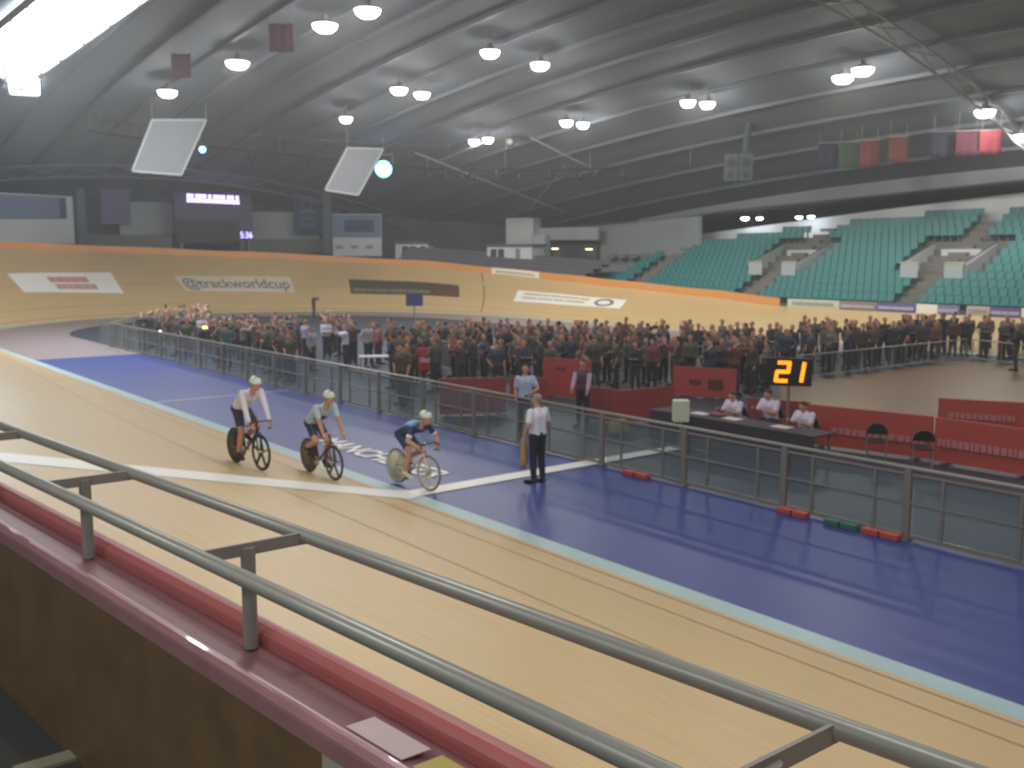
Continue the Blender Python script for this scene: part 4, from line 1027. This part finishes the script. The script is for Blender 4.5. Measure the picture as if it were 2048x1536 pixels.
def body_prims(bm, J, what, inf=0.0, seg=12, fingers=True, curl=0.5, sleeve=1.0, leg=1.0):
    fw = V(J['fwd']).normalized(); rt = (V(J['shR']) - V(J['shL'])).normalized(); i = inf
    if 'torso' in what:
        for s in (-1, 1):
            a = J['pel'] + rt * .07 * s; w = J['wai'] + rt * .062 * s; c = J['che'] + rt * .075 * s
            capsule(bm, a, w, .105 + i, .095 + i, seg); capsule(bm, w, c, .095 + i, .112 + i, seg)
            sh = J['shR' if s > 0 else 'shL']; capsule(bm, c, lerp(c, sh, .85), .10 + i, .062 + i, seg)
        capsule(bm, J['che'], lerp(J['che'], J['nec'], .8), .10 + i, .062 + i, seg)
    if 'hips' in what:
        for s in (-1, 1): capsule(bm, J['pel'] + rt * .075 * s, J['hp' + ('R' if s > 0 else 'L')], .112 + i, .095 + i, seg)
        capsule(bm, J['pel'] - rt * .06, J['pel'] + rt * .06, .11 + i, .11 + i, seg)
    if 'neck' in what: capsule(bm, J['nec'] - V((0, 0, .05)), lerp(J['nec'], J['hed'], .6), .058 + i, .054 + i, seg)
    for n in 'LR':
        if 'uarm' in what:
            e = lerp(J['sh' + n], J['el' + n], min(sleeve, 1)); capsule(bm, J['sh' + n], e, .056 + i, .044 + i, seg, (True, sleeve >= 1))
            if sleeve > 1: capsule(bm, J['el' + n], lerp(J['el' + n], J['wr' + n], sleeve - 1), .044 + i, .034 + i, seg, (True, False))
        if 'farm' in what: capsule(bm, J['el' + n], lerp(J['el' + n], J['wr' + n], .4), .042 + i, .041 + i, seg); capsule(bm, lerp(J['el' + n], J['wr' + n], .4), J['wr' + n], .041 + i, .028 + i, seg)
        if 'leg' in what:
            h, k, a = J['hp' + n], J['kn' + n], J['an' + n]
            capsule(bm, h, lerp(h, k, min(leg, 1)), .09 + i, .06 + i + (.03 * (1 - min(leg, 1))), seg, (True, leg >= 1))
            if leg > 1:
                m = lerp(k, a, .3); e = lerp(k, a, min(leg - 1, 1)); capsule(bm, k, m, .058 + i, .06 + i, seg)
                capsule(bm, m, e, .06 + i, .04 + i + .01 * (2 - leg), seg, (True, leg >= 2))
        if 'foot' in what:
            a, t = J['an' + n], J['to' + n]; d = (t - a).normalized(); dn = V((0, 0, -1)) if J.get('flat', True) else (d.cross(rt)).normalized()
            capsule(bm, a, a + dn * .03, .046 + i, .046 + i, seg); capsule(bm, a + dn * .035 - d * .03, t, .040 + i, .034 + i, seg); capsule(bm, t, t + d * .05 - V((0, 0, .004)), .036 + i, .028 + i, seg)
        if 'hand' in what:
            w = J['wr' + n]; d = J.get('hd' + n); d = V(d).normalized() if d is not None else (w - J['el' + n]).normalized()
            s = V(J.get('hs' + n, fw)); s = (s - d * s.dot(d)).normalized(); pn = d.cross(s)
            if n == 'R': pn = -pn
            for o in (-.022, 0, .022): capsule(bm, w + d * .01 + s * o * .6, w + d * .085 + s * o, .019, .016, 8)
            if fingers:
                for o, ln in ((-.032, .030), (-.011, .038), (.011, .042), (.032, .037)):
                    p0 = w + d * .085 + s * o; d1 = (d + pn * curl).normalized(); d2 = (d + pn * curl * 3.2).normalized()
                    p1 = p0 + d1 * ln; capsule(bm, p0, p1, .0092, .0086, 8); capsule(bm, p1, p1 + d2 * ln * .85, .0086, .0075, 8)
                p0 = w + d * .025 + s * .026; d1 = (d * .75 + s * .75 + pn * .35).normalized(); p1 = p0 + d1 * .042; capsule(bm, p0, p1, .0115, .0098, 8); capsule(bm, p1, p1 + (d + pn * .4).normalized() * .03, .0098, .008, 8)
    if 'head' in what:
        h = V(J['hed']); f = V(J['face']).normalized(); r = f.cross(V((0, 0, 1))).normalized(); u = r.cross(f); M = Matrix((r, f, u)).transposed()
        ball(bm, h + u * .03 - f * .008, (.076, .094, .088), M, 3); ball(bm, h - u * .04 + f * .02, (.058, .068, .075), M, 3)
        capsule(bm, h + f * .086 + u * .015, h + f * .104 - u * .022, .010, .015, 8); ball(bm, h + f * .078 - u * .056, (.026, .014, .009), M)
        ball(bm, h + f * .068 - u * .088, (.026, .022, .018), M); capsule(bm, h + f * .082 + u * .034 - r * .035, h + f * .082 + u * .034 + r * .035, .012, .012, 8)
        for s in (-1, 1): ball(bm, h + r * .078 * s - u * .008 - f * .01, (.012, .020, .032), M)
def head_frame(J):
    h = V(J['hed']); f = V(J['face']).normalized(); r = f.cross(V((0, 0, 1))).normalized(); u = r.cross(f); return h, f, r, u, Matrix((r, f, u)).transposed()
def shell(J, rad, off, plane_co, plane_no, sub=3):
    h, f, r, u, M = head_frame(J); bm = B(); ball(bm, h + f * off[1] + u * off[2], rad, M, sub)
    no = (f * plane_no[1] + u * plane_no[2]).normalized()
    g = bmesh.ops.bisect_plane(bm, geom=bm.verts[:] + bm.edges[:] + bm.faces[:], plane_co=h + f * plane_co[1] + u * plane_co[2], plane_no=no, clear_inner=True)
    ed = [e for e in g['geom_cut'] if isinstance(e, bmesh.types.BMEdge)]
    bmesh.ops.holes_fill(bm, edges=ed); bmesh.ops.recalc_face_normals(bm, faces=bm.faces); return bm
def hair_bm(J): return shell(J, (.084, .102, .096), (0, -.012, .032), (0, -.02, .02), (0, -.75, .66))
def person(name, J, label, loc, rz, top, top_m, bot_m, shoe_m=None, hair_m=HAIR_BROWN, sleeve=0.75, leg=1.93, curl=.5, helmet=None, skin=SKIN, voxel=0.009, tight=False, group=None):
    bm = B(); body_prims(bm, J, {'torso', 'hips', 'neck', 'uarm', 'farm', 'leg', 'foot', 'hand', 'head'}, 0.0, curl=curl, leg=2, sleeve=1)
    o = link(name, remeshed(bm, voxel, 3), skin); o.location = loc; o.rotation_euler = (0, 0, rz); tag(o, label, 'person', group)
    g = .008 if tight else .018
    bm = B(); body_prims(bm, J, {'torso', 'uarm'}, g, sleeve=sleeve); link(top, remeshed(bm, .011, 3), top_m, o)
    bm = B(); body_prims(bm, J, {'hips', 'leg'}, (.009 if tight else .014), leg=leg); link('shorts' if leg < 1.2 else 'trousers', remeshed(bm, .011, 3), bot_m, o)
    for n in 'LR':
        bm = B(); K = dict(J); 
        a, t = J['an' + n], J['to' + n]; d = (t - a).normalized(); dn = V((0, 0, -1)) if J.get('flat', True) else V((0, 0, -1))
        capsule(bm, a, a + dn * .03, .053, .052); capsule(bm, a + dn * .036 - d * .035, t, .046, .042); capsule(bm, t, t + d * .055, .043, .034)
        link('shoe', remeshed(bm, .010, 2), shoe_m or BLACK, o)
    h, f, r, u, M = head_frame(J)
    for s in (-1, 1):
        bm = B(); ball(bm, h + f * .084 + u * .016 + r * .030 * s, (.012, .008, .007), M, 2); obj('eye', bm, mat('eye_dark', (40, 34, 32), 0.3), o, True)
    bm = B(); ball(bm, h + f * .089 - u * .057, (.022, .008, .005), M, 2); obj('mouth', bm, mat('lips', (168, 92, 84), 0.5), o, True)
    if helmet:
        bm = shell(J, (.102, .142, .112), (0, -.022, .040), (0, .06, .030), (0, .10, 1.0)); hm = obj('helmet', bm, helmet, o, True)
        for s in (-1, 0, 1):
            bm = B(); capsule(bm, h + u * (.150 - abs(s) * .012) + r * .04 * s + f * .045, h + u * (.138 - abs(s) * .014) + r * .045 * s - f * .085, .010, .007, 8); obj('vent', bm, BLACK, hm)
        bm = B(); 
        for s in (-1, 1): tube(bm, h + r * .084 * s + u * .03, h + r * .02 * s - u * .108 + f * .045, .005, seg=6)
        obj('chin_strap', bm, BLACK, o)
    elif hair_m is not None: obj('hair', hair_bm(J), hair_m, o, True)
    return o

# ------------------------------------------------------------------ track bicycles and their riders
def bicycle(loc, rz, label, frame_m, wheel_m, bar_m, crank_ang):
    e = empty('track_bicycle', loc, rz, label=label, cat='bicycle'); R = .335; rw, fw = V((0, -.42, R)), V((0, .545, R))
    bb = V((0, -.03, .29)); st_, hd, hb = V((0, -.17, .80)), V((0, .40, .82)), V((0, .44, .70))
    bm = B(); tube(bm, bb, st_, .020, seg=10); tube(bm, st_ + V((0, .01, -.06)), hd - V((0, 0, .04)), .018, seg=10); tube(bm, bb, hb, .024, seg=10); tube(bm, hd, hb, .026, seg=10)
    for s in (-1, 1): tube(bm, bb + V((.03 * s, 0, 0)), rw + V((.055 * s, 0, 0)), .011, seg=8); tube(bm, st_ - V((0, 0, .06)), rw + V((.055 * s, 0, 0)), .009, seg=8)
    obj('frame', bm, frame_m, e, True)
    bm = B(); 
    for s in (-1, 1): tube(bm, hb + V((.04 * s, .01, -.02)), fw + V((.05 * s, 0, 0)), .013, seg=8)
    tube(bm, hb + V((-.05, .01, -.015)), hb + V((.05, .01, -.015)), .018, seg=8); obj('fork', bm, frame_m, e, True)
    bm = B(); tube(bm, st_, st_ + V((0, -.035, .13)), .014, seg=8); obj('seat_post', bm, CARBON, e)
    bm = B(); capsule(bm, (0, -.33, .955), (0, -.12, .945), .045, .018, 10); bmesh.ops.scale(bm, vec=(1.35, 1, .45), space=Matrix.Translation((0, 0, -.95)), verts=bm.verts[:]); obj('saddle', bm, BLACK, e, True)
    bm = B(); tube(bm, hd, hd + V((0, .02, .06)), .018, seg=8); tube(bm, hd + V((0, .02, .06)), hd + V((0, .11, .075)), .016, seg=8); obj('stem', bm, CARBON, e)
    bm = B(); c = hd + V((0, .11, .075)); tube(bm, c + V((-.19, 0, 0)), c + V((.19, 0, 0)), .013, seg=8)
    for s in (-1, 1):
        pts = [c + V((.19 * s, 0, 0)), c + V((.205 * s, .06, -.015)), c + V((.205 * s, .085, -.07)), c + V((.205 * s, .05, -.13)), c + V((.205 * s, -.06, -.15))]
        for a, b in zip(pts, pts[1:]): capsule(bm, a, b, .014, .014, 8)
    obj('handlebar', bm, bar_m, e, True)
    for nm, cw, disc in (('front_wheel', fw, False), ('rear_wheel', rw, True)):
        bm = B(); torus(bm, cw, R - .012, .012, seg=44, sec=8); w = obj('wheel', bm, RUBBER, e, True)
        bm = B(); torus(bm, cw, R - .042, .020, seg=44, sec=8); obj('rim', bm, wheel_m, w, True)
        if disc:
            bm = B(); tube(bm, cw - V((.012, 0, 0)), cw + V((.012, 0, 0)), R - .04, seg=40); obj('disc', bm, wheel_m, w, True)
        else:
            for k in range(5):
                a = 2 * PI * k / 5 + .3; bm = B(); bar(bm, cw + V((0, .03 * math.cos(a), .03 * math.sin(a))), cw + V((0, (R - .05) * math.cos(a), (R - .05) * math.sin(a))), .055 if abs(math.sin(a)) < .5 else .018, .018 if abs(math.sin(a)) < .5 else .055); obj('spoke', bm, wheel_m, w)
        bm = B(); tube(bm, cw - V((.06, 0, 0)), cw + V((.06, 0, 0)), .022, seg=12); obj('hub', bm, CHROME, w)
    bm = B(); tube(bm, bb + V((.045, 0, 0)), bb + V((.050, 0, 0)), .100, seg=30); obj('chainring', bm, CHROME, e)
    bm = B(); c0, c1 = V((.048, bb.y, bb.z)), V((.048, rw.y, rw.z))
    for dz in (.098, -.098): tube(bm, c0 + V((0, 0, dz)), c1 + V((0, 0, dz * .32)), .005, seg=5)
    obj('chain', bm, BLACK, e)
    ped = {}
    for s, n, a in ((-1, 'L', crank_ang + PI), (1, 'R', crank_ang)):
        p = bb + V((.085 * s, .165 * math.cos(a), .165 * math.sin(a))); bm = B(); bar(bm, bb + V((.07 * s, 0, 0)), p, .018, .026); obj('crank', bm, CARBON, e)
        q = p + V((.055 * s, 0, 0)); bm = B(); box(bm, q, (.08, .06, .022), None, .006); obj('pedal', bm, BLACK, e); ped[n] = q
    return e, ped
def rider_pose(ped, sh_y, sh_z, hips_y, hips_z, hand, head_dy=.13, head_dz=.17, face=(0, 1, -.12)):
    J = dict(face=V(face), flat=False)
    J['pel'] = V((0, hips_y, hips_z)); top = V((0, sh_y, sh_z)); J['wai'] = lerp(J['pel'], top, .34) + V((0, -.03, .03)); J['che'] = lerp(J['pel'], top, .78) + V((0, -.015, 0)); J['nec'] = top + V((0, .03, .04)); J['hed'] = J['nec'] + V((0, head_dy, head_dz))
    d = (top - J['pel']).normalized(); J['fwd'] = V((0, d.z, -d.y))
    for s, n in ((-1, 'L'), (1, 'R')):
        J['sh' + n] = top + V((.185 * s, 0, 0)); J['wr' + n] = V((hand[0] * s, hand[1], hand[2])); J['el' + n] = ik(J['sh' + n], J['wr' + n], .29, .27, (s * .9, -.6, .1))
        J['hd' + n] = V((0, .8, -.25)); J['hs' + n] = V((-s * .6, 0, .8))
        J['hp' + n] = J['pel'] + V((.085 * s, .03, -.03)); a = ped[n] + V((0, -.10, .115)); J['an' + n] = a; J['to' + n] = ped[n] + V((0, .03, .045)); J['kn' + n] = ik(J['hp' + n], a, .43, .42, (s * .08, 1, .25))
    return J
def bank_point(px, py):
    p = onz(px, py, .3)
    for _ in range(12): z = .05 + .235 * (9.15 - p.x) if p.x < 9.15 else 0.012; p = onz(px, py, z)
    return p
LYCRA_WHITE = mat('white_lycra', (232, 230, 244), 0.5, var=0.04)
LYCRA_DARK = mat('dark_lycra', (46, 50, 70), 0.5)
LYCRA_NAVY = mat('navy_lycra', (40, 58, 100), 0.5)
LYCRA_SKY = mat('sky_blue_lycra', (98, 160, 214), 0.5)
LYCRA_TEAL = mat('pale_teal_lycra', (190, 216, 224), 0.5)
HELM = mat('white_helmet', (228, 236, 226), 0.3, coat=0.4)
def build_riders():
    # left: all white long sleeves, dark bike
    P = bank_point(494, 932); h = PI + math.radians(5)
    e, ped = bicycle(P, h, 'dark track bicycle ridden by the leftmost cyclist in white', CARBON, mat('dark_wheel', (60, 54, 48), 0.4), CARBON, -1.0)
    J = rider_pose(ped, .26, 1.40, -.16, 1.07, (.200, .53, .86), .15, .12)
    o = person('cyclist', J, 'cyclist in white long sleeved jersey and white helmet, leftmost of the three riders', P, h, 'jersey', LYCRA_WHITE, LYCRA_DARK, mat('dark_shoe', (60, 50, 52), 0.5), None, sleeve=1.86, leg=.8, curl=1.0, helmet=HELM, voxel=.009, tight=True)
    # middle: white and teal jersey, pale handlebar
    P = bank_point(640, 951); h = PI + math.radians(2)
    e, ped = bicycle(P, h, 'track bicycle with a pale handlebar ridden by the middle cyclist', mat('dark_red_frame', (96, 56, 58), 0.35, coat=.5), mat('grey_wheel', (104, 88, 84), 0.4), mat('pinkish_bar_tape', (222, 204, 210), 0.5), 2.2)
    J = rider_pose(ped, .26, 1.36, -.20, 1.00, (.198, .54, .86), .14, .14)
    o = person('cyclist', J, 'cyclist in pale teal short sleeved jersey, middle one of the three riders', P, h, 'jersey', LYCRA_TEAL, LYCRA_DARK, mat('dark_shoe', (60, 50, 52), 0.5), None, sleeve=.8, leg=.75, curl=1.0, helmet=HELM, tight=True)
    bm = B(); t = lerp(J['wai'], J['che'], .5); capsule(bm, t + J['fwd'].normalized() * .045 - V((.06, 0, 0)), t + J['fwd'].normalized() * .045 + V((.06, 0, 0)), .098, .098); obj('shaded_chest_patch', bm, LYCRA_DARK, o, True)  # chest shade put in as a dark patch over the jersey
    # right: navy and sky blue, leaning low, pale bike
    P = bank_point(822, 972); h = PI + math.radians(6); CREAM = mat('cream_wheel', (214, 208, 188), 0.4)
    e, ped = bicycle(P, h, 'pale cream track bicycle crossing the white finish line', mat('cream_frame', (216, 208, 186), 0.35, coat=.4), CREAM, CARBON, -.7)
    J = rider_pose(ped, .30, 1.20, -.22, 1.00, (.200, .54, .83), .15, .13)
    o = person('cyclist', J, 'cyclist in navy and sky blue jersey leaning low, rightmost of the three riders', P, h, 'jersey', LYCRA_NAVY, LYCRA_NAVY, mat('cream_shoe', (222, 214, 192), 0.45), None, sleeve=.8, leg=.75, curl=1.0, helmet=HELM, tight=True)
    bm = B(); bk = -J['fwd'].normalized()
    capsule(bm, lerp(J['wai'], J['che'], .35) + bk * .050, J['che'] + bk * .045, .098, .104)
    for sh in (J['shR'], J['shL']): capsule(bm, J['che'] + bk * .03, sh + bk * .022, .098, .066); capsule(bm, lerp(J['wai'], J['che'], .4) + (sh - J['che']) * .4 + bk * .03, J['che'] + (sh - J['che']) * .45 + bk * .03, .088, .094)
    link('sky_blue_yoke', remeshed(bm, .012, 2), LYCRA_SKY, o)
    for n in 'LR':
        bm = B(); a, b = lerp(J['shR'] if n == 'R' else J['shL'], J['el' + n], .62), lerp(J['shR'] if n == 'R' else J['shL'], J['el' + n], .80); tube(bm, a, b, .0605, .057, 14); obj('white_cuff', bm, LYCRA_WHITE, o, True)
build_riders()

def build_officials():
    W = mat('white_shirt', (232, 232, 246), 0.7, var=0.04); TR = mat('dark_trousers', (44, 46, 54), 0.7)
    J = stand_pose(face=V((-.2, 1, -.1))); J['wrR'] = V((.17, .20, 1.02)); J['elR'] = ik(J['shR'], J['wrR'], .29, .26, (1, -.6, -.2)); J['wrL'] = V((-.27, .08, .93)); J['elL'] = ik(J['shL'], J['wrL'], .29, .26, (-.6, -1, 0))
    P = onz(1075, 966); o = person('official', J, 'official in white shirt and dark trousers standing on the blue floor at the line', P, math.radians(2), 'shirt', W, TR, BLACK, HAIR_GREY, sleeve=.8, leg=1.95)
    bm = B(); J0 = J; bar(bm, V((-.10, .128, .985)), V((.10, .128, .985)), .02, .035); obj('belt_buckle', bm, BLACK, o)
    hand = o.matrix_basis @ V((-.28, .10, .84))
    bm = B(); n = 9
    rings = []
    for k, (z, w) in enumerate(((.06, .02), (0, .035), (-.12, .055), (-.28, .075), (-.42, .08), (-.52, .05))):
        rings.append([bm.verts.new((w * (1 + .25 * math.sin(3 * 2 * PI * i / 12 + k)) * math.cos(2 * PI * i / 12), .7 * w * (1 + .25 * math.sin(3 * 2 * PI * i / 12)) * math.sin(2 * PI * i / 12), z)) for i in range(12)])
    for a, b in zip(rings, rings[1:]):
        for i in range(12): bm.faces.new((a[i], a[(i + 1) % 12], b[(i + 1) % 12], b[i]))
    bm.faces.new(rings[0]); bm.faces.new(rings[-1][::-1]); bmesh.ops.recalc_face_normals(bm, faces=bm.faces)
    fl = obj('furled_flag', bm, mat('yellow_cloth', (186, 158, 84), 0.8), None, True); fl.location = hand; tag(fl, 'furled yellow flag hanging from the hand of the official on the blue floor', 'flag')
    bm = B(); tube(bm, (0, 0, -.05), (.0, 0, .10), .010, seg=8); obj('flag_stick', bm, mat('stick_wood', (150, 120, 80), 0.6), fl)
    # light blue shirt behind the fence
    J = stand_pose(face=V((.3, 1, -.1))); J['wrL'] = V((-.12, .26, 1.08)); J['elL'] = ik(J['shL'], J['wrL'], .29, .26, (-1, -.5, -.3))
    person('official', J, 'official in light blue shirt standing just behind the clear fence', V((14.95, 18.55, 0)), math.radians(150), 'shirt', mat('light_blue_shirt', (176, 196, 232), 0.7), TR, BLACK, HAIR_BROWN, sleeve=.8, leg=1.95)
    # dark jacket, lilac sleeve arm held out low
    J = stand_pose(face=V((0, 1, -.3))); J['wrL'] = V((-.30, .42, .98)); J['elL'] = ik(J['shL'], J['wrL'], .29, .26, (-.4, -.5, -1)); J['wrR'] = V((.12, .44, 1.0)); J['elR'] = ik(J['shR'], J['wrR'], .29, .26, (.6, -.5, -1))
    o = person('official', J, 'person in dark top with pale lilac sleeves, in front of the tall red board', V((16.9, 18.6, 0)), math.radians(115), 'jacket', mat('dark_plum_top', (88, 66, 84), 0.7), TR, BLACK, HAIR_BROWN, sleeve=.3, leg=1.95)
    for n in 'LR':
        bm = B(); capsule(bm, lerp(J['sh' + n], J['el' + n], .2), J['el' + n], .07, .058); capsule(bm, J['el' + n], lerp(J['el' + n], J['wr' + n], .9), .058, .046, 12, (True, False)); link('lilac_sleeve', remeshed(bm, .011, 2), mat('lilac_sleeve', (186, 156, 184), 0.7), o)
    for k, (P, nm) in enumerate(JUDGES):
        J = sit_pose(); J['hed'] = J['hed'] + V((0, .09, -.05)); J['nec'] = J['nec'] + V((0, .04, 0)); J['face'] = V((.1 * (k - 1), 1, -.55))
        for n in ('shL', 'shR', 'che'): J[n] = J[n] + V((0, .04, 0))
        lab = {'left': 'seated judge in white shirt at the dark desk, left one of three', 'middle': 'seated judge in white shirt under the lit lap counter, middle one of three', 'right': 'seated judge in white shirt nearest the fence, right one of three'}[nm]
        o = person('judge', J, lab, V((P[0], P[1], 0)), PI / 2, 'shirt', mat('lilac_white_shirt', (214, 208, 236), 0.7, var=.04), TR, BLACK, HAIR_BROWN, sleeve=.85, leg=1.95)
        if k == 1: o.scale = (1.06,) * 3
build_officials()

# ------------------------------------------------------------------ the crowd in the infield
SHIRT = object_color_mat('crowd_top')
CROWD_BOT = mat('crowd_trousers', (64, 62, 66), 0.8)
def crowd_mesh(J, hair_m, sleeve):
    out = B(); parts = []
    bm = B(); body_prims(bm, J, {'torso', 'hips', 'neck', 'uarm', 'farm', 'leg', 'foot', 'hand', 'head'}, 0.0, leg=2, seg=8); parts.append((remeshed(bm, .019, 1), 0))
    bm = B(); body_prims(bm, J, {'torso', 'uarm'}, .022, sleeve=sleeve, seg=8); parts.append((remeshed(bm, .024, 1), 1))
    bm = B(); body_prims(bm, J, {'hips', 'leg'}, .016, leg=1.95, seg=8); parts.append((remeshed(bm, .022, 1), 2))
    parts.append((mesh_of(hair_bm(J)), 3))
    bm = B()
    for n in 'LR':
        a, t = J['an' + n], J['to' + n]; d = (t - a).normalized(); dn = V((0, 0, -1)); capsule(bm, a, a + dn * .03, .056, .056, 8); capsule(bm, a + dn * .036 - d * .035, t, .050, .046, 8); capsule(bm, t, t + d * .055, .047, .038, 8)
    parts.append((remeshed(bm, .02, 1), 4))
    for me, k in parts:
        n0 = len(out.faces); out.from_mesh(me); out.faces.ensure_lookup_table()
        for f in out.faces[n0:]: f.material_index = k; f.smooth = True
    me = mesh_of(out, 'crowd')
    for m in (SKIN, SHIRT, CROWD_BOT, hair_m, BLACK): me.materials.append(m)
    return me
def build_crowd():
    random.seed(21)
    ps = []
    ps.append(crowd_mesh(stand_pose(), HAIR_BROWN, 1.85))
    J = stand_pose(face=V((.4, 1, 0))); 
    for s, n in ((-1, 'L'), (1, 'R')): J['wr' + n] = V((-s * .06, .20, 1.16)); J['el' + n] = ik(J['sh' + n], J['wr' + n], .29, .26, (s, -.2, -.8))
    ps.append(crowd_mesh(J, HAIR_BROWN, 1.85))
    J = stand_pose(face=V((-.5, 1, .1))); J['wrR'] = V((.14, .34, 1.56)); J['elR'] = ik(J['shR'], J['wrR'], .29, .26, (1, .2, -.8)); J['wrL'] = V((-.12, .36, 1.54)); J['elL'] = ik(J['shL'], J['wrL'], .29, .26, (-1, .2, -.8))
    ps.append(crowd_mesh(J, HAIR_GREY, 1.6))
    J = stand_pose(face=V((.2, 1, -.3))); J['wrR'] = V((.20, .12, 1.0)); J['elR'] = ik(J['shR'], J['wrR'], .29, .26, (1, -.5, -.2)); J['hpL'] = J['hpL'] + V((0, .0, 0)); J['anL'] = J['anL'] + V((-.05, .08, 0)); J['toL'] = J['toL'] + V((-.05, .08, 0))
    ps.append(crowd_mesh(J, mat('black_hair', (30, 27, 26), .6), .9))
    J = stand_pose(face=V((-.8, 1, 0))); J['wrL'] = V((-.17, .24, 1.12)); J['elL'] = ik(J['shL'], J['wrL'], .29, .26, (-1, -.3, -.6))
    ps.append(crowd_mesh(J, mat('fair_hair', (150, 118, 78), .6), 1.85))
    dark = [((76, 73, 74), 'dark grey'), ((92, 80, 72), 'brown'), ((54, 53, 58), 'black'), ((108, 102, 98), 'grey'), ((66, 72, 96), 'navy'), ((124, 78, 74), 'dull red'), ((84, 90, 74), 'olive')]
    taken = []
    def put(x, y, rgb, label, rz=None, group=None, s=None):
        me = random.choice(ps); o = bpy.data.objects.new('person', me); COL.objects.link(o); o.location = (x, y, 0)
        s = random.uniform(.93, 1.05) if s is None else s; o.scale = (s, s, s); o.rotation_euler = (0, 0, random.uniform(0, 2 * PI) if rz is None else rz)
        o.color = (*lin(rgb), 1); tag(o, label, 'person', group); taken.append((x, y)); return o
    single = [((654, 716), (214, 210, 228), 'person in bright white shirt standing tallest of the white group left of the red stand'),
              ((692, 738), (222, 218, 240), 'person in bright white shirt nearest the fence in the white group'),
              ((737, 735), (170, 168, 180), 'person in greyish white shirt right of the white group, by the white table'),
              ((612, 722), (168, 164, 180), 'person in pale grey shirt at the left of the white group'),
              ((625, 742), (160, 158, 176), 'person in pale grey shirt in front at the left of the white group'),
              ((758, 728), (150, 92, 84), 'person in faded red top behind the small white table'),
              ((407, 706), (176, 170, 184), 'person in pale shirt below the yellow strip lamp'),
              ((456, 735), (70, 104, 118), 'person in dull teal top right of the yellow strip lamp'),
              ((488, 728), (150, 130, 132), 'person in pinkish grey top among dark people at left'),
              ((628, 634), (48, 52, 56), 'lone dark figure standing far back by the pale band of the far turn'),
              ((1075, 752), (60, 54, 96), 'person in dark violet top left of the tall red board'),
              ((800, 752), (40, 38, 42), 'person in black standing left of the red stand with the white bar'),
              ((826, 758), (44, 40, 44), 'person in black right next to the red stand with the white bar'),
              ((1300, 742), (42, 42, 46), 'person in black behind the long dark red board'),
              ((1235, 735), (120, 82, 80), 'person in faded red top left of the person in black behind the dark red board'),
              ((2030, 742), (44, 48, 58), 'person in black at the right edge of the photo by the court barrier')]
    for (px, py), c, lab in single:
        P = onz(px, py); put(P.x, P.y, c, lab)
    court = [onz(1540, 778), onz(1560, 758), onz(1936, 716), onz(2075, 732), onz(2075, 960), onz(1540, 860)]
    def inpoly(x, y):
        c = False; j = len(court) - 1
        for i in range(len(court)):
            a, b = court[i], court[j]
            if (a.y > y) != (b.y > y) and x < (b.x - a.x) * (y - a.y) / (b.y - a.y) + a.x: c = not c
            j = i
        return c
    n = 0; tries = 0
    zones = [(0, 330, 'at far left of infield'), (330, 500, 'around the yellow strip lamp'), (500, 640, 'left of the white shirted group'), (640, 800, 'behind the white shirted group'), (800, 930, 'behind the red stand'), (930, 1050, 'behind the grey barrier'), (1050, 1200, 'behind the tall red board'),
             (1200, 1345, 'behind the dark red boards'), (1345, 1480, 'behind the smudged red board'), (1480, 1640, 'behind the lap counter'), (1640, 1790, 'behind the court barrier at left'), (1790, 1920, 'behind the court barrier at middle'), (1920, 2100, 'behind the court barrier at right')]
    poses = dict(zip((m.name for m in ps), ('arms hanging', 'arms folded', 'both hands raised', 'bare forearms', 'one arm bent')))
    def near_barrier(x, y):
        for a, b in BARRIERS:
            p = Vector((x, y)); d = b - a; t = max(0, min(1, (p - a).dot(d) / d.dot(d)))
            if (a + d * t - p).length < .62: return True
        return False
    used = {}
    front = [(px, onz(px, py).xy.length) for (px, py), c, lab in single if px < 780]
    while n < 300 and tries < 30000:
        tries += 1
        x, y = random.uniform(14.9, 47), random.uniform(14, 58); d = math.hypot(x, y); px, py = _proj((x, y, 0))
        if not 165 < px < 2085: continue
        near = 28.5 if px < 820 else (31 if px < 1180 else (31.5 if px < 1560 else 35.5))
        far = 57 if px < 420 else (47 if px < 700 else (42 if px < 1600 else (46 if px < 1800 else 50)))
        if d < near or d > far or inpoly(x, y) or near_barrier(x, y): continue
        if any(abs(px - a) < 26 and d < b for a, b in front): continue
        if y > 48 and x < 14.9 + (y - 48) * .62: continue
        if any((x - a)**2 + (y - b)**2 < .76**2 for a, b in taken): continue
        if any((x - q.x)**2 + (y - q.y)**2 < .9**2 for q in (onz(858, 775), onz(914, 765), onz(830, 698), onz(755, 752), onz(422, 712), onz(322, 702))): continue
        c, cn = random.choice(dark); z = next(zz for a, b, zz in zones if a <= px < b); row = 'front' if d < (near + far) / 2 else 'rear'
        o = put(x, y, c, 'x', rz=math.radians(90) + random.uniform(-1.3, 1.3)); n += 1
        lab = 'person in %s, %s, %s crowd %s' % (cn, poses[o.data.name], row, z)
        tag(o, lab, group='infield crowd: ' + lab); 
build_crowd()

# ------------------------------------------------------------------ thin added volume imitating lens haze in the hall
def build_veil():
    m = bpy.data.materials.new('lens_veil'); m.use_nodes = True; nt = m.node_tree; nt.nodes.remove(nt.nodes['Principled BSDF'])
    vs = nt.nodes.new('ShaderNodeVolumeScatter'); vs.inputs['Density'].default_value = 0.0020; vs.inputs['Color'].default_value = (.95, .97, 1, 1); vs.inputs['Anisotropy'].default_value = 0.55
    nt.links.new(vs.outputs[0], nt.nodes['Material Output'].inputs['Volume'])
    try: m.cycles.homogeneous_volume = True
    except Exception: pass
    bm = B(); box(bm, (29, 37, 9), (94, 126, 18.6))
    tag(obj('veil', bm, m), 'added volume imitating lens haze filling the whole hall under the roof', 'veil', kind='stuff')
build_veil()
